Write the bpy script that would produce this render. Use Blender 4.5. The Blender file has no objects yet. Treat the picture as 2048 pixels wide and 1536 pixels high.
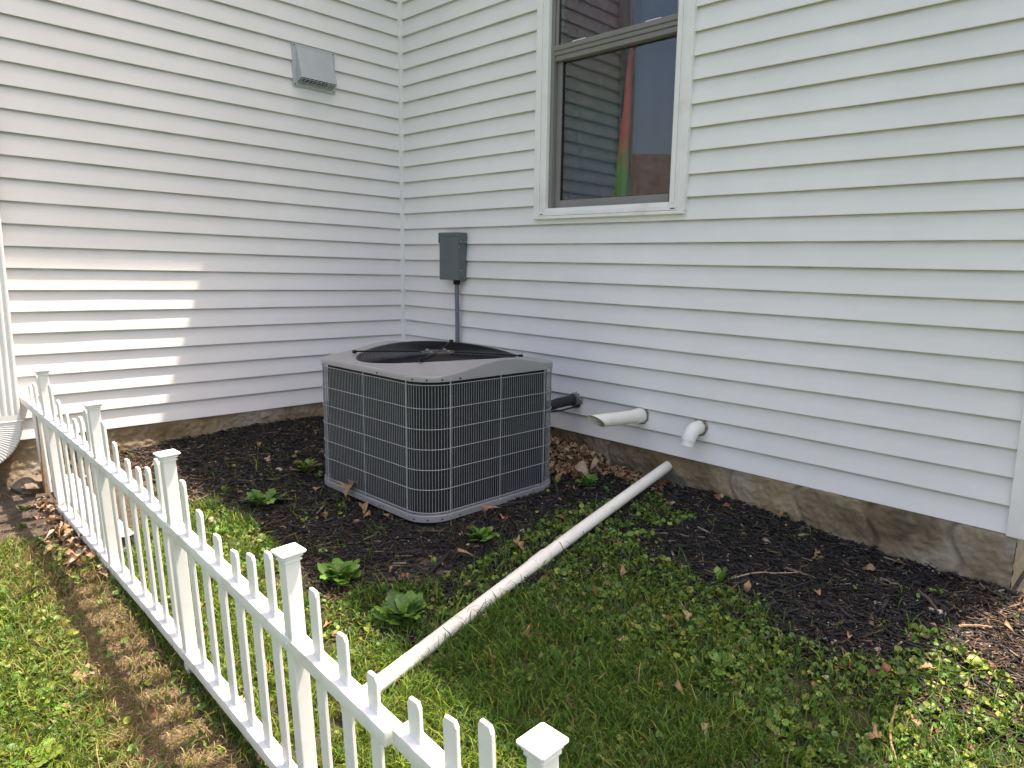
import bpy, bmesh, math, random
import numpy as np
from mathutils import Vector, Matrix, noise as mnoise
random.seed(7)
rng = np.random.default_rng(11)
S = 0.1016            # one siding course (4 in) in metres; coordinates below are in courses
sc = bpy.context.scene
col = sc.collection

# ------------------------------------------------------------------ camera
cam_d = bpy.data.cameras.new("camera")
cam = bpy.data.objects.new("camera", cam_d); col.objects.link(cam)
cr = Vector((0.73568409, 0.67676726, 0.02747724)); cu = Vector((-0.12931724, 0.1005227, 0.98649493)); cf = Vector((-0.66486538, 0.7293019, -0.16147062))
m = Matrix(((cr.x, cu.x, -cf.x), (cr.y, cu.y, -cf.y), (cr.z, cu.z, -cf.z))).to_4x4()
m.translation = Vector((40.8608, -27.4276, 8.5873)) * S
cam.matrix_world = m
cam_d.sensor_width = 36.0; cam_d.lens = 1399.07 * 36 / 2048
cam_d.shift_x = -(1148.23 - 1024) / 2048; cam_d.shift_y = (770.3 - 768) / 2048
cam_d.clip_start = 0.02; cam_d.clip_end = 500
sc.camera = cam
# ------------------------------------------------------------------ light
SUN = Vector((0.121, 0.315, 1.0)).normalized()
w = bpy.data.worlds.new("World"); sc.world = w; w.use_nodes = True
nt = w.node_tree; nt.nodes.clear()
sky = nt.nodes.new("ShaderNodeTexSky"); sky.sky_type = 'NISHITA'; sky.sun_disc = False
sky.sun_elevation = math.asin(SUN.z); sky.sun_rotation = math.atan2(SUN.x, SUN.y)
sky.air_density = 1.0; sky.dust_density = 4.5; sky.ozone_density = 0.4
bg = nt.nodes.new("ShaderNodeBackground"); bg.inputs['Strength'].default_value = 0.15
wo = nt.nodes.new("ShaderNodeOutputWorld")
nt.links.new(sky.outputs[0], bg.inputs[0]); nt.links.new(bg.outputs[0], wo.inputs[0])
sl = bpy.data.lights.new("sun", 'SUN'); sl.energy = 4.4; sl.angle = math.radians(0.55); sl.color = (1.0, 0.95, 0.87)
so = bpy.data.objects.new("sun", sl); col.objects.link(so); so.rotation_euler = SUN.to_track_quat('Z', 'Y').to_euler()
so.location = (0, 0, 20)
sc.view_settings.view_transform = 'Standard'; sc.view_settings.look = 'None'
sc.view_settings.exposure = 1.40; sc.view_settings.gamma = 1.0; sc.view_settings.use_curve_mapping = False
sc.view_settings.use_white_balance = True; sc.view_settings.white_balance_temperature = 7500; sc.view_settings.white_balance_tint = 15
sc.cycles.max_bounces = 8; sc.cycles.diffuse_bounces = 4; sc.cycles.transparent_max_bounces = 12

# ------------------------------------------------------------------ materials
def srgb(r, g, b):
    f = lambda c: ((c / 255) / 12.92 if c / 255 <= 0.04045 else ((c / 255 + 0.055) / 1.055) ** 2.4)
    return (f(r), f(g), f(b), 1)
def new_mat(name):
    mt = bpy.data.materials.new(name); mt.use_nodes = True
    n = mt.node_tree.nodes; b = n['Principled BSDF']
    return mt, mt.node_tree, n, b
def N(t, kind, **kw):
    nd = t.nodes.new(kind)
    for k, v in kw.items():
        if k in nd.inputs: nd.inputs[k].default_value = v
        else: setattr(nd, k, v)
    return nd
def ramp(t, fac, stops):
    r = t.nodes.new("ShaderNodeValToRGB"); e = r.color_ramp.elements
    while len(e) < len(stops): e.new(0.5)
    for i, (p, c) in enumerate(stops):
        e[i].position = p; e[i].color = c if len(c) == 4 else (*c, 1)
    t.links.new(fac, r.inputs[0]); return r
def tex_noise(t, scale, detail=4, rough=0.55, coord='Object', stretch=None):
    tc = t.nodes.new("ShaderNodeTexCoord"); src = tc.outputs[coord]
    if stretch:
        mp = t.nodes.new("ShaderNodeMapping"); mp.inputs['Scale'].default_value = stretch
        t.links.new(src, mp.inputs[0]); src = mp.outputs[0]
    nz = t.nodes.new("ShaderNodeTexNoise"); nz.inputs['Scale'].default_value = scale
    nz.inputs['Detail'].default_value = detail; nz.inputs['Roughness'].default_value = rough
    t.links.new(src, nz.inputs['Vector']); return nz
def bump(t, b, h, strength, dist):
    bp = t.nodes.new("ShaderNodeBump"); bp.inputs['Strength'].default_value = strength; bp.inputs['Distance'].default_value = dist
    t.links.new(h, bp.inputs['Height']); t.links.new(bp.outputs[0], b.inputs['Normal']); return bp
def plain(name, color, rough=0.5, metal=0.0, var=0.12, scale=25, bmp=0.1, bdist=0.0006, spec=0.5, dirt=None, dirt_amt=0.3, dirt_scale=6):
    mt, t, n, b = new_mat(name)
    nz = tex_noise(t, scale)
    c = color[:3]
    r = ramp(t, nz.outputs[0], [(0.3, [x * (1 - var) for x in c]), (0.7, [min(1, x * (1 + var)) for x in c])])
    out = r.outputs[0]
    if dirt:
        n2 = tex_noise(t, dirt_scale, 8, 0.68)
        r2 = ramp(t, n2.outputs[0], [(0.52, (0, 0, 0)), (0.72, (dirt_amt,) * 3)])
        mx = t.nodes.new("ShaderNodeMix"); mx.data_type = 'RGBA'
        t.links.new(r2.outputs[0], mx.inputs[0]); t.links.new(out, mx.inputs[6]); mx.inputs[7].default_value = (*dirt[:3], 1)
        out = mx.outputs[2]
    t.links.new(out, b.inputs['Base Color'])
    b.inputs['Roughness'].default_value = rough; b.inputs['Metallic'].default_value = metal
    b.inputs['Specular IOR Level'].default_value = spec
    if bmp: bump(t, b, nz.outputs[0], bmp, bdist)
    return mt
def vinyl_mat():
    mt, t, n, b = new_mat("white_vinyl_siding")
    g = tex_noise(t, 60, 5, 0.6, stretch=(0.06, 0.06, 1.6))          # embossed grain running along the plank
    big = tex_noise(t, 1.6, 5, 0.6)
    r = ramp(t, big.outputs[0], [(0.3, (0.745, 0.725, 0.72)), (0.7, (0.82, 0.80, 0.795))])
    sp = tex_noise(t, 95, 2, 0.5)
    rs = ramp(t, sp.outputs[0], [(0.775, (0, 0, 0)), (0.80, (0.75,) * 3)])  # fly specks
    mp = tex_noise(t, 5, 3, 0.5); rm = ramp(t, mp.outputs[0], [(0.5, (0, 0, 0)), (0.62, (1, 1, 1))])
    mul = N(t, "ShaderNodeMath", operation='MULTIPLY'); t.links.new(rs.outputs[0], mul.inputs[0]); t.links.new(rm.outputs[0], mul.inputs[1])
    mx = t.nodes.new("ShaderNodeMix"); mx.data_type = 'RGBA'; t.links.new(mul.outputs[0], mx.inputs[0])
    t.links.new(r.outputs[0], mx.inputs[6]); mx.inputs[7].default_value = (0.12, 0.11, 0.09, 1)
    # grime plus painted lap shadow, darkening the top of every course
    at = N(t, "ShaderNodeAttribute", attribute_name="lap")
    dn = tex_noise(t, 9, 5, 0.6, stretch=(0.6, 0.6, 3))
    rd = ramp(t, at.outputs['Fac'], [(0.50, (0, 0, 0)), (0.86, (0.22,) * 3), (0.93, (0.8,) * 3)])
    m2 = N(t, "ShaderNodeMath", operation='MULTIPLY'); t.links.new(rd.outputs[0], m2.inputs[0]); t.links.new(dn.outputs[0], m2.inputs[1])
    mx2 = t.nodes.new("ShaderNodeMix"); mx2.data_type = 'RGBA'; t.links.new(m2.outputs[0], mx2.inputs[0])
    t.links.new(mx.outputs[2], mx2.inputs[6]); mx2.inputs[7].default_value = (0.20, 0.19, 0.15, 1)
    t.links.new(mx2.outputs[2], b.inputs['Base Color'])
    b.inputs['Roughness'].default_value = 0.5; b.inputs['Specular IOR Level'].default_value = 0.4
    bump(t, b, g.outputs[0], 0.22, 0.0009)
    return mt
def leafy(name, attr=True, color=(0.06, 0.12, 0.03), rough=0.5, trans=0.3, var=0.3):
    mt, t, n, b = new_mat(name)
    nz = tex_noise(t, 130, 3)
    if attr:
        a = N(t, "ShaderNodeAttribute", attribute_name="tint"); src = a.outputs['Color']
    else:
        oi = t.nodes.new("ShaderNodeObjectInfo")
        r0 = ramp(t, oi.outputs['Random'], [(0, [c * 0.75 for c in color]), (1, [c * 1.3 for c in color])]); src = r0.outputs[0]
    hs = t.nodes.new("ShaderNodeHueSaturation"); t.links.new(src, hs.inputs['Color'])
    mr = N(t, "ShaderNodeMapRange"); mr.inputs[3].default_value = 1 - var; mr.inputs[4].default_value = 1 + var
    t.links.new(nz.outputs[0], mr.inputs[0]); t.links.new(mr.outputs[0], hs.inputs['Value'])
    t.links.new(hs.outputs[0], b.inputs['Base Color'])
    b.inputs['Roughness'].default_value = rough; b.inputs['Specular IOR Level'].default_value = 0.35
    tr = t.nodes.new("ShaderNodeBsdfTranslucent"); t.links.new(hs.outputs[0], tr.inputs[0])
    ms = t.nodes.new("ShaderNodeMixShader"); ms.inputs[0].default_value = trans
    t.links.new(b.outputs[0], ms.inputs[1]); t.links.new(tr.outputs[0], ms.inputs[2])
    t.links.new(ms.outputs[0], n['Material Output'].inputs[0])
    return mt
def attr_mat(name, rough=0.85, trans=0):
    mt, t, n, b = new_mat(name)
    a = N(t, "ShaderNodeAttribute", attribute_name="tint")
    nz = tex_noise(t, 240, 3, 0.6, stretch=(1, 1, 1))
    hs = t.nodes.new("ShaderNodeHueSaturation"); t.links.new(a.outputs['Color'], hs.inputs['Color'])
    mr = N(t, "ShaderNodeMapRange"); mr.inputs[3].default_value = 0.6; mr.inputs[4].default_value = 1.4
    t.links.new(nz.outputs[0], mr.inputs[0]); t.links.new(mr.outputs[0], hs.inputs['Value'])
    t.links.new(hs.outputs[0], b.inputs['Base Color']); b.inputs['Roughness'].default_value = rough
    b.inputs['Specular IOR Level'].default_value = 0.3
    bump(t, b, nz.outputs[0], 0.5, 0.001)
    return mt

M = {}
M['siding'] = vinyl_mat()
M['trim'] = plain("white_trim", (0.80, 0.785, 0.775), 0.45, var=0.03, scale=9, bmp=0.05, dirt=(0.35, 0.33, 0.27), dirt_amt=0.2)
M['fence'] = plain("white_fence_vinyl", (0.80, 0.80, 0.785), 0.38, var=0.02, scale=14, bmp=0.04, dirt=(0.34, 0.30, 0.22), dirt_amt=0.42, dirt_scale=13)
M['sash'] = plain("taupe_grey_window_vinyl", (0.20, 0.19, 0.18), 0.5, var=0.06, scale=8)
M['gasket'] = plain("black_rubber", (0.012, 0.013, 0.014), 0.6, var=0.2)
M['cap'] = plain("grey_beige_painted_steel", (0.235, 0.24, 0.25), 0.36, var=0.05, scale=5, bmp=0.03, dirt=(0.16, 0.125, 0.09), dirt_amt=0.28, dirt_scale=11)
M['wire'] = plain("grey_coated_wire", (0.20, 0.215, 0.24), 0.4, var=0.12, scale=30, bmp=0)
M['rod'] = plain("pale_grey_guard_rod", (0.30, 0.31, 0.335), 0.4, var=0.12, scale=30, bmp=0)
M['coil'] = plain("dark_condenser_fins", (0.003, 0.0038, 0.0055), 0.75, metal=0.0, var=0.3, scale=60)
M['black'] = plain("black_painted_metal", (0.006, 0.007, 0.009), 0.6, var=0.3, scale=20, spec=0.25)
M['motor'] = plain("weathered_motor_plate", (0.055, 0.048, 0.04), 0.6, var=0.3, scale=40, dirt=(0.18, 0.10, 0.05), dirt_amt=0.5)
M['screw'] = plain("zinc_screw", (0.55, 0.56, 0.56), 0.3, metal=0.8, var=0.1)
M['box'] = plain("slate_grey_enamel", (0.105, 0.125, 0.13), 0.42, var=0.06, scale=6, dirt=(0.05, 0.06, 0.06), dirt_amt=0.4)
M['conduit'] = plain("blue_grey_conduit", (0.13, 0.15, 0.19), 0.45, var=0.1)
M['galv'] = plain("pale_galvanised_steel", (0.47, 0.495, 0.51), 0.4, metal=0.25, var=0.08, scale=12, dirt=(0.28, 0.30, 0.31), dirt_amt=0.4)
M['pvc'] = plain("cream_pvc", (0.80, 0.785, 0.715), 0.36, var=0.04, scale=9, dirt=(0.40, 0.33, 0.22), dirt_amt=0.16, dirt_scale=14)
M['pvc_white'] = plain("white_pvc", (0.78, 0.77, 0.73), 0.36, var=0.04, scale=9, dirt=(0.35, 0.33, 0.28), dirt_amt=0.25, dirt_scale=14)
M['caulk'] = plain("grimy_caulk", (0.22, 0.19, 0.15), 0.8, var=0.5, scale=60, bmp=0.5, bdist=0.003)
M['foam'] = plain("black_pipe_insulation", (0.015, 0.016, 0.02), 0.75, var=0.3, scale=30, bmp=0.4, bdist=0.002)
M['spout'] = plain("white_aluminium_downspout", (0.72, 0.73, 0.73), 0.35, var=0.03, scale=10, dirt=(0.42, 0.40, 0.36), dirt_amt=0.25)
M['wood'] = plain("weathered_pine", (0.30, 0.19, 0.10), 0.8, var=0.4, scale=30, bmp=0.4, bdist=0.002, dirt=(0.10, 0.07, 0.05), dirt_amt=0.6)
M['stone_l'] = plain("pale_stone", (0.40, 0.38, 0.34), 0.8, var=0.25, scale=40, bmp=0.5, bdist=0.003)
M['stone_d'] = plain("brown_fieldstone", (0.16, 0.12, 0.09), 0.85, var=0.35, scale=25, bmp=0.6, bdist=0.004)
M['dark_room'] = plain("dim_interior_paint", (0.10, 0.10, 0.11), 0.9)
M['shingle'] = plain("brown_shingle", (0.13, 0.10, 0.085), 0.9, var=0.35, scale=4)
M['house_tan'] = plain("tan_wall_paint", (0.42, 0.38, 0.33), 0.8, var=0.06)
M['grass'] = leafy("grass_blades", trans=0.35)
M['clover'] = leafy("ground_cover_leaves", trans=0.25, rough=0.45)
M['weed'] = leafy("weed_leaf", attr=False, color=(0.10, 0.21, 0.035), trans=0.22, rough=0.42)
M['weed_dark'] = leafy("dark_weed_leaf", attr=False, color=(0.05, 0.115, 0.035), trans=0.15, rough=0.5)
M['weed_lime'] = leafy("yellow_green_leaf", attr=False, color=(0.16, 0.22, 0.035), trans=0.3, rough=0.45)
M['weed_red'] = leafy("reddening_leaf", attr=False, color=(0.12, 0.10, 0.035), trans=0.15, rough=0.6)
M['litter'] = attr_mat("dry_litter", 0.8)
M['chips'] = attr_mat("bark_chips", 0.72)
M['dry'] = plain("dry_oak_leaf", (0.24, 0.145, 0.075), 0.65, var=0.3, scale=70, bmp=0.3, bdist=0.001)
M['dry_pale'] = plain("pale_dry_leaf", (0.33, 0.25, 0.17), 0.65, var=0.2, scale=70)
M['dry_red'] = plain("red_brown_leaf", (0.17, 0.07, 0.035), 0.6, var=0.3, scale=70)

def glass_mat():
    mt, t, n, b = new_mat("window_glass"); n.remove(b)
    tr = t.nodes.new("ShaderNodeBsdfTransparent"); tr.inputs[0].default_value = (0.90, 0.93, 0.95, 1)
    gl = t.nodes.new("ShaderNodeBsdfGlossy"); gl.inputs['Roughness'].default_value = 0.012; gl.inputs[0].default_value = (0.9, 0.93, 0.95, 1)
    lw = t.nodes.new("ShaderNodeFresnel"); lw.inputs[0].default_value = 1.5
    nz = tex_noise(t, 2.2, 1); bp = t.nodes.new("ShaderNodeBump"); bp.inputs['Strength'].default_value = 0.05; bp.inputs['Distance'].default_value = 0.004
    t.links.new(nz.outputs[0], bp.inputs['Height']); t.links.new(bp.outputs[0], gl.inputs['Normal'])
    mu = N(t, "ShaderNodeMath", operation='MULTIPLY_ADD'); mu.inputs[1].default_value = 2.1; mu.inputs[2].default_value = 0.0
    t.links.new(lw.outputs[0], mu.inputs[0])
    geo = t.nodes.new("ShaderNodeNewGeometry"); inv = N(t, "ShaderNodeMath", operation='SUBTRACT'); inv.inputs[0].default_value = 1.0; t.links.new(geo.outputs['Backfacing'], inv.inputs[1])
    m3 = N(t, "ShaderNodeMath", operation='MULTIPLY'); t.links.new(mu.outputs[0], m3.inputs[0]); t.links.new(inv.outputs[0], m3.inputs[1])
    ms = t.nodes.new("ShaderNodeMixShader"); t.links.new(m3.outputs[0], ms.inputs[0])
    t.links.new(tr.outputs[0], ms.inputs[1]); t.links.new(gl.outputs[0], ms.inputs[2])
    t.links.new(ms.outputs[0], n['Material Output'].inputs[0]); return mt
M['glass'] = glass_mat()

def foundation_mat():
    mt, t, n, b = new_mat("parged_stone_foundation")
    a = tex_noise(t, 3.2, 8, 0.62); c = tex_noise(t, 14, 8, 0.7); d = tex_noise(t, 1.3, 3, 0.5)
    r = ramp(t, a.outputs[0], [(0.36, (0.075, 0.058, 0.042)), (0.45, (0.18, 0.14, 0.095)), (0.54, (0.27, 0.225, 0.16)), (0.66, (0.34, 0.315, 0.265))])
    r2 = ramp(t, d.outputs[0], [(0.42, (0, 0, 0)), (0.62, (0.6,) * 3)])
    mx = t.nodes.new("ShaderNodeMix"); mx.data_type = 'RGBA'; t.links.new(r2.outputs[0], mx.inputs[0]); t.links.new(r.outputs[0], mx.inputs[6]); mx.inputs[7].default_value = (0.29, 0.195, 0.085, 1)
    # darker cement patch round the drain outlet
    tc = t.nodes.new("ShaderNodeTexCoord"); vm = N(t, "ShaderNodeVectorMath", operation='DISTANCE')
    t.links.new(tc.outputs['Object'], vm.inputs[0]); vm.inputs[1].default_value = (22.4 * S, 0.0, -0.6 * S)
    ad = N(t, "ShaderNodeMath", operation='MULTIPLY_ADD'); t.links.new(c.outputs[0], ad.inputs[0]); ad.inputs[1].default_value = 0.12; t.links.new(vm.outputs['Value'], ad.inputs[2])
    r3 = ramp(t, ad.outputs[0], [(0.175, (0.85,) * 3), (0.20, (0, 0, 0))])
    mx2 = t.nodes.new("ShaderNodeMix"); mx2.data_type = 'RGBA'; t.links.new(r3.outputs[0], mx2.inputs[0]); t.links.new(mx.outputs[2], mx2.inputs[6]); mx2.inputs[7].default_value = (0.115, 0.11, 0.10, 1)
    t.links.new(mx2.outputs[2], b.inputs['Base Color']); b.inputs['Roughness'].default_value = 0.92
    bump(t, b, c.outputs[0], 0.9, 0.014); return mt
M['foundation'] = foundation_mat()

def ground_mat():
    mt, t, n, b = new_mat("soil")
    a = N(t, "ShaderNodeAttribute", attribute_name="tint")
    nz = tex_noise(t, 45, 9, 0.72); n2 = tex_noise(t, 220, 5, 0.7)
    hs = t.nodes.new("ShaderNodeHueSaturation"); t.links.new(a.outputs['Color'], hs.inputs['Color'])
    mr = N(t, "ShaderNodeMapRange"); mr.inputs[1].default_value = 0.3; mr.inputs[2].default_value = 0.7; mr.inputs[3].default_value = 0.5; mr.inputs[4].default_value = 1.6
    t.links.new(nz.outputs[0], mr.inputs[0]); t.links.new(mr.outputs[0], hs.inputs['Value'])
    t.links.new(hs.outputs[0], b.inputs['Base Color']); b.inputs['Roughness'].default_value = 0.95
    ad = N(t, "ShaderNodeMath", operation='ADD'); t.links.new(nz.outputs[0], ad.inputs[0]); t.links.new(n2.outputs[0], ad.inputs[1])
    bump(t, b, ad.outputs[0], 0.9, 0.006); return mt
M['soil'] = ground_mat()

def curtain_mat(name, stops, zs, streak):
    mt, t, n, b = new_mat(name)
    tc = t.nodes.new("ShaderNodeTexCoord"); sp = t.nodes.new("ShaderNodeSeparateXYZ"); t.links.new(tc.outputs['Object'], sp.inputs[0])
    nz = tex_noise(t, 2.4, 4, 0.6)
    ma = N(t, "ShaderNodeMath", operation='MULTIPLY_ADD'); ma.inputs[1].default_value = zs; ma.inputs[2].default_value = 0.0
    t.links.new(sp.outputs['Z'], ma.inputs[0])
    mx_ = N(t, "ShaderNodeMath", operation='MULTIPLY_ADD'); mx_.inputs[1].default_value = streak; t.links.new(sp.outputs['X'], mx_.inputs[0]); t.links.new(ma.outputs[0], mx_.inputs[2])
    ad = N(t, "ShaderNodeMath", operation='MULTIPLY_ADD'); ad.inputs[1].default_value = 0.28; t.links.new(nz.outputs[0], ad.inputs[0]); t.links.new(mx_.outputs[0], ad.inputs[2])
    r = ramp(t, ad.outputs[0], stops); t.links.new(r.outputs[0], b.inputs['Base Color']); b.inputs['Roughness'].default_value = 0.9
    tr = t.nodes.new("ShaderNodeBsdfTranslucent"); t.links.new(r.outputs[0], tr.inputs[0])
    ms = t.nodes.new("ShaderNodeMixShader"); ms.inputs[0].default_value = 0.35
    t.links.new(b.outputs[0], ms.inputs[1]); t.links.new(tr.outputs[0], ms.inputs[2]); t.links.new(ms.outputs[0], n['Material Output'].inputs[0])
    wv = tex_noise(t, 900, 2); bump(t, b, wv.outputs[0], 0.2, 0.0005)
    return mt

# ------------------------------------------------------------------ object helpers
def tag(o, label=None, cat=None, group=None, kind=None):
    if label: o['label'] = label
    if cat: o['category'] = cat
    if group: o['group'] = group
    if kind: o['kind'] = kind
    return o
def empty(name, loc, label, cat, group=None):
    o = bpy.data.objects.new(name, None); col.objects.link(o); o.location = Vector(loc) * S; o.empty_display_size = 0.05
    return tag(o, label, cat, group)
def wloc(o):
    v = Vector(o.location)
    while o.parent: o = o.parent; v += Vector(o.location)
    return v
def link_mesh(name, me, mat=None, parent=None, origin=None):
    """mesh verts are in metres, world coordinates; re-centred on origin (courses)"""
    if mat: me.materials.append(mat)
    o = bpy.data.objects.new(name, me); col.objects.link(o)
    og = Vector(origin) * S if origin is not None else (wloc(parent) if parent else Vector((0, 0, 0)))
    if og.length > 0: me.transform(Matrix.Translation(-og))
    if parent: o.parent = parent; o.location = og - wloc(parent)
    else: o.location = og
    return o
def raw(name, V, F, mat, parent=None, origin=None, smooth=False):
    me = bpy.data.meshes.new(name); me.from_pydata([tuple(Vector(v) * S) for v in V], [], F); me.update()
    if smooth: me.shade_smooth()
    return link_mesh(name, me, mat, parent, origin)
def bm_obj(name, bm, mat, parent=None, origin=None, smooth=False):
    bmesh.ops.scale(bm, vec=(S, S, S), verts=bm.verts)
    bmesh.ops.recalc_face_normals(bm, faces=bm.faces)
    me = bpy.data.meshes.new(name); bm.to_mesh(me); bm.free()
    if smooth:
        me.shade_smooth()
        try: me.set_sharp_from_angle(angle=math.radians(38))
        except Exception: pass
    return link_mesh(name, me, mat, parent, origin)
def bx(bm, x0, x1, y0, y1, z0, z1, bev=0.0, seg=1, mtx=None):
    vs = [bm.verts.new((x, y, z)) for x in (x0, x1) for y in (y0, y1) for z in (z0, z1)]
    fs = [bm.faces.new([vs[i] for i in f]) for f in ((0, 1, 3, 2), (4, 6, 7, 5), (0, 4, 5, 1), (2, 3, 7, 6), (0, 2, 6, 4), (1, 5, 7, 3))]
    if bev > 0:
        es = set(e for f in fs for e in f.edges)
        r = bmesh.ops.bevel(bm, geom=list(es), offset=bev, segments=seg, affect='EDGES', profile=0.6)
        vs = list(set([v for v in r['verts']] + [v for v in vs if v.is_valid]))
    if mtx: bmesh.ops.transform(bm, matrix=mtx, verts=vs)
    return vs
def tube(bm, pts, r, n=12, caps=True, rr=None):
    pts = [Vector(p) for p in pts]; rings = []
    up = None
    for i, p in enumerate(pts):
        d = (pts[min(i + 1, len(pts) - 1)] - pts[max(i - 1, 0)]).normalized()
        if up is None:
            up = Vector((0, 0, 1)) if abs(d.z) < 0.9 else Vector((1, 0, 0))
        a = d.cross(up).normalized(); b_ = a.cross(d).normalized(); up = b_
        R = rr[i] if rr else r
        rings.append([bm.verts.new(p + R * (math.cos(2 * math.pi * k / n) * a + math.sin(2 * math.pi * k / n) * b_)) for k in range(n)])
    for i in range(len(rings) - 1):
        for k in range(n):
            bm.faces.new((rings[i][k], rings[i][(k + 1) % n], rings[i + 1][(k + 1) % n], rings[i + 1][k]))
    if caps:
        bm.faces.new(rings[0][::-1]); bm.faces.new(rings[-1])
    return rings
def bulk(name, V, quads, tris, mat, tint=None, parent=None):
    """V (n,3) in courses; quads (q,4), tris (t,3); tint (n,3) colours"""
    me = bpy.data.meshes.new(name); me.vertices.add(len(V)); me.vertices.foreach_set("co", (V * S).astype(np.float32).ravel())
    q = quads if quads is not None else np.zeros((0, 4), int); t = tris if tris is not None else np.zeros((0, 3), int)
    loops = np.concatenate([q.ravel(), t.ravel()]).astype(np.int32)
    tot = np.concatenate([np.full(len(q), 4), np.full(len(t), 3)]).astype(np.int32)
    start = np.concatenate([[0], np.cumsum(tot)[:-1]]).astype(np.int32)
    me.loops.add(len(loops)); me.loops.foreach_set("vertex_index", loops)
    me.polygons.add(len(tot)); me.polygons.foreach_set("loop_start", start); me.polygons.foreach_set("loop_total", tot)
    me.update(calc_edges=True)
    if tint is not None:
        ca = me.color_attributes.new("tint", 'FLOAT_COLOR', 'POINT')
        ca.data.foreach_set("color", np.c_[tint, np.ones(len(tint))].astype(np.float32).ravel())
    me.materials.append(mat)
    o = bpy.data.objects.new(name, me); col.objects.link(o)
    if parent: o.parent = parent
    return o

# ------------------------------------------------------------------ terrain height
CP = np.array([(0,0,-1.2),(10,0,-1.1),(14,0,-1.1),(17,0,-1.35),(22,0,-1.5),(26,0,-1.4),(31,0,-1.85),(36.5,0,-2.0),(40,0,-2.2),
(0,-6,-1.0),(0,-11,-.95),(0,-16,-1.25),(0,-20,-1.75),(0,-23,-2.1),(0,-30,-2.7),
(10,-8,-1.55),(18,-12,-1.8),(19,-5,-1.6),(9,-13,-1.65),(14,-8,-1.7),
(2,-21,-2.2),(13.3,-21,-3.0),(20.3,-21,-3.65),(27,-21,-4.3),(34,-21,-4.8),(38,-21,-5.0),
(8,-17,-2.2),(18,-16.5,-2.75),(28,-14,-3.1),(36,-12,-3.2),(30,-7,-2.4),
(4,-30,-3.1),(13,-30,-3.9),(22,-30,-4.7),(32,-30,-5.4),(42,-30,-5.6),(44,-12,-3.4),(44,0,-2.5),(44,8,-2.4),(44,-21,-5.1)], float)
def _U(r2): return np.where(r2 > 0, .5 * r2 * np.log(np.maximum(r2, 1e-12)), 0)
_n = len(CP); _A = np.zeros((_n + 3, _n + 3))
_A[:_n, :_n] = _U(((CP[:, None, :2] - CP[None, :, :2]) ** 2).sum(-1)) + np.eye(_n) * 3.0
_A[:_n, _n] = 1; _A[:_n, _n + 1:] = CP[:, :2]; _A[_n:, :_n] = _A[:_n, _n:].T
_w = np.linalg.solve(_A, np.r_[CP[:, 2], 0, 0, 0])
def gz(x, y):
    x = np.clip(np.asarray(x, float), -4, 46); y = np.clip(np.asarray(y, float), -34, 9)
    out = _w[_n] + _w[_n + 1] * x + _w[_n + 2] * y
    for i in range(_n): out = out + _w[i] * _U((x - CP[i, 0]) ** 2 + (y - CP[i, 1]) ** 2)
    return out
_tab = rng.random((256, 256))
def vn(x, y, f, seed=0):
    x = np.asarray(x, float) * f + seed * 17.3; y = np.asarray(y, float) * f + seed * 9.1
    i = np.floor(x).astype(int); j = np.floor(y).astype(int); u = x - i; v = y - j
    u = u * u * (3 - 2 * u); v = v * v * (3 - 2 * v)
    g = lambda a, b: _tab[a % 256, b % 256]
    return (g(i, j) * (1 - u) + g(i + 1, j) * u) * (1 - v) + (g(i, j + 1) * (1 - u) + g(i + 1, j + 1) * u) * v
def fbm(x, y, f, seed=0, o=4):
    s = 0; a = 0.5; tot = 0
    for k in range(o): s = s + a * vn(x, y, f * 2 ** k, seed + k); tot += a; a *= 0.5
    return s / tot
def inpoly(x, y, poly):
    x = np.asarray(x, float); y = np.asarray(y, float); c = np.zeros(x.shape, bool); n = len(poly)
    for i in range(n):
        x1, y1 = poly[i]; x2, y2 = poly[(i + 1) % n]
        if y1 == y2: continue
        c ^= ((y1 > y) != (y2 > y)) & (x < (x2 - x1) * (y - y1) / (y2 - y1) + x1)
    return c
def relief(x, y):
    return 0.16 * (fbm(x, y, 1.1, 3) - 0.5) + 0.10 * (fbm(x, y, 3.5, 8) - 0.5)
def gsurf(x, y): return gz(x, y) + relief(x, y)
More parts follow.
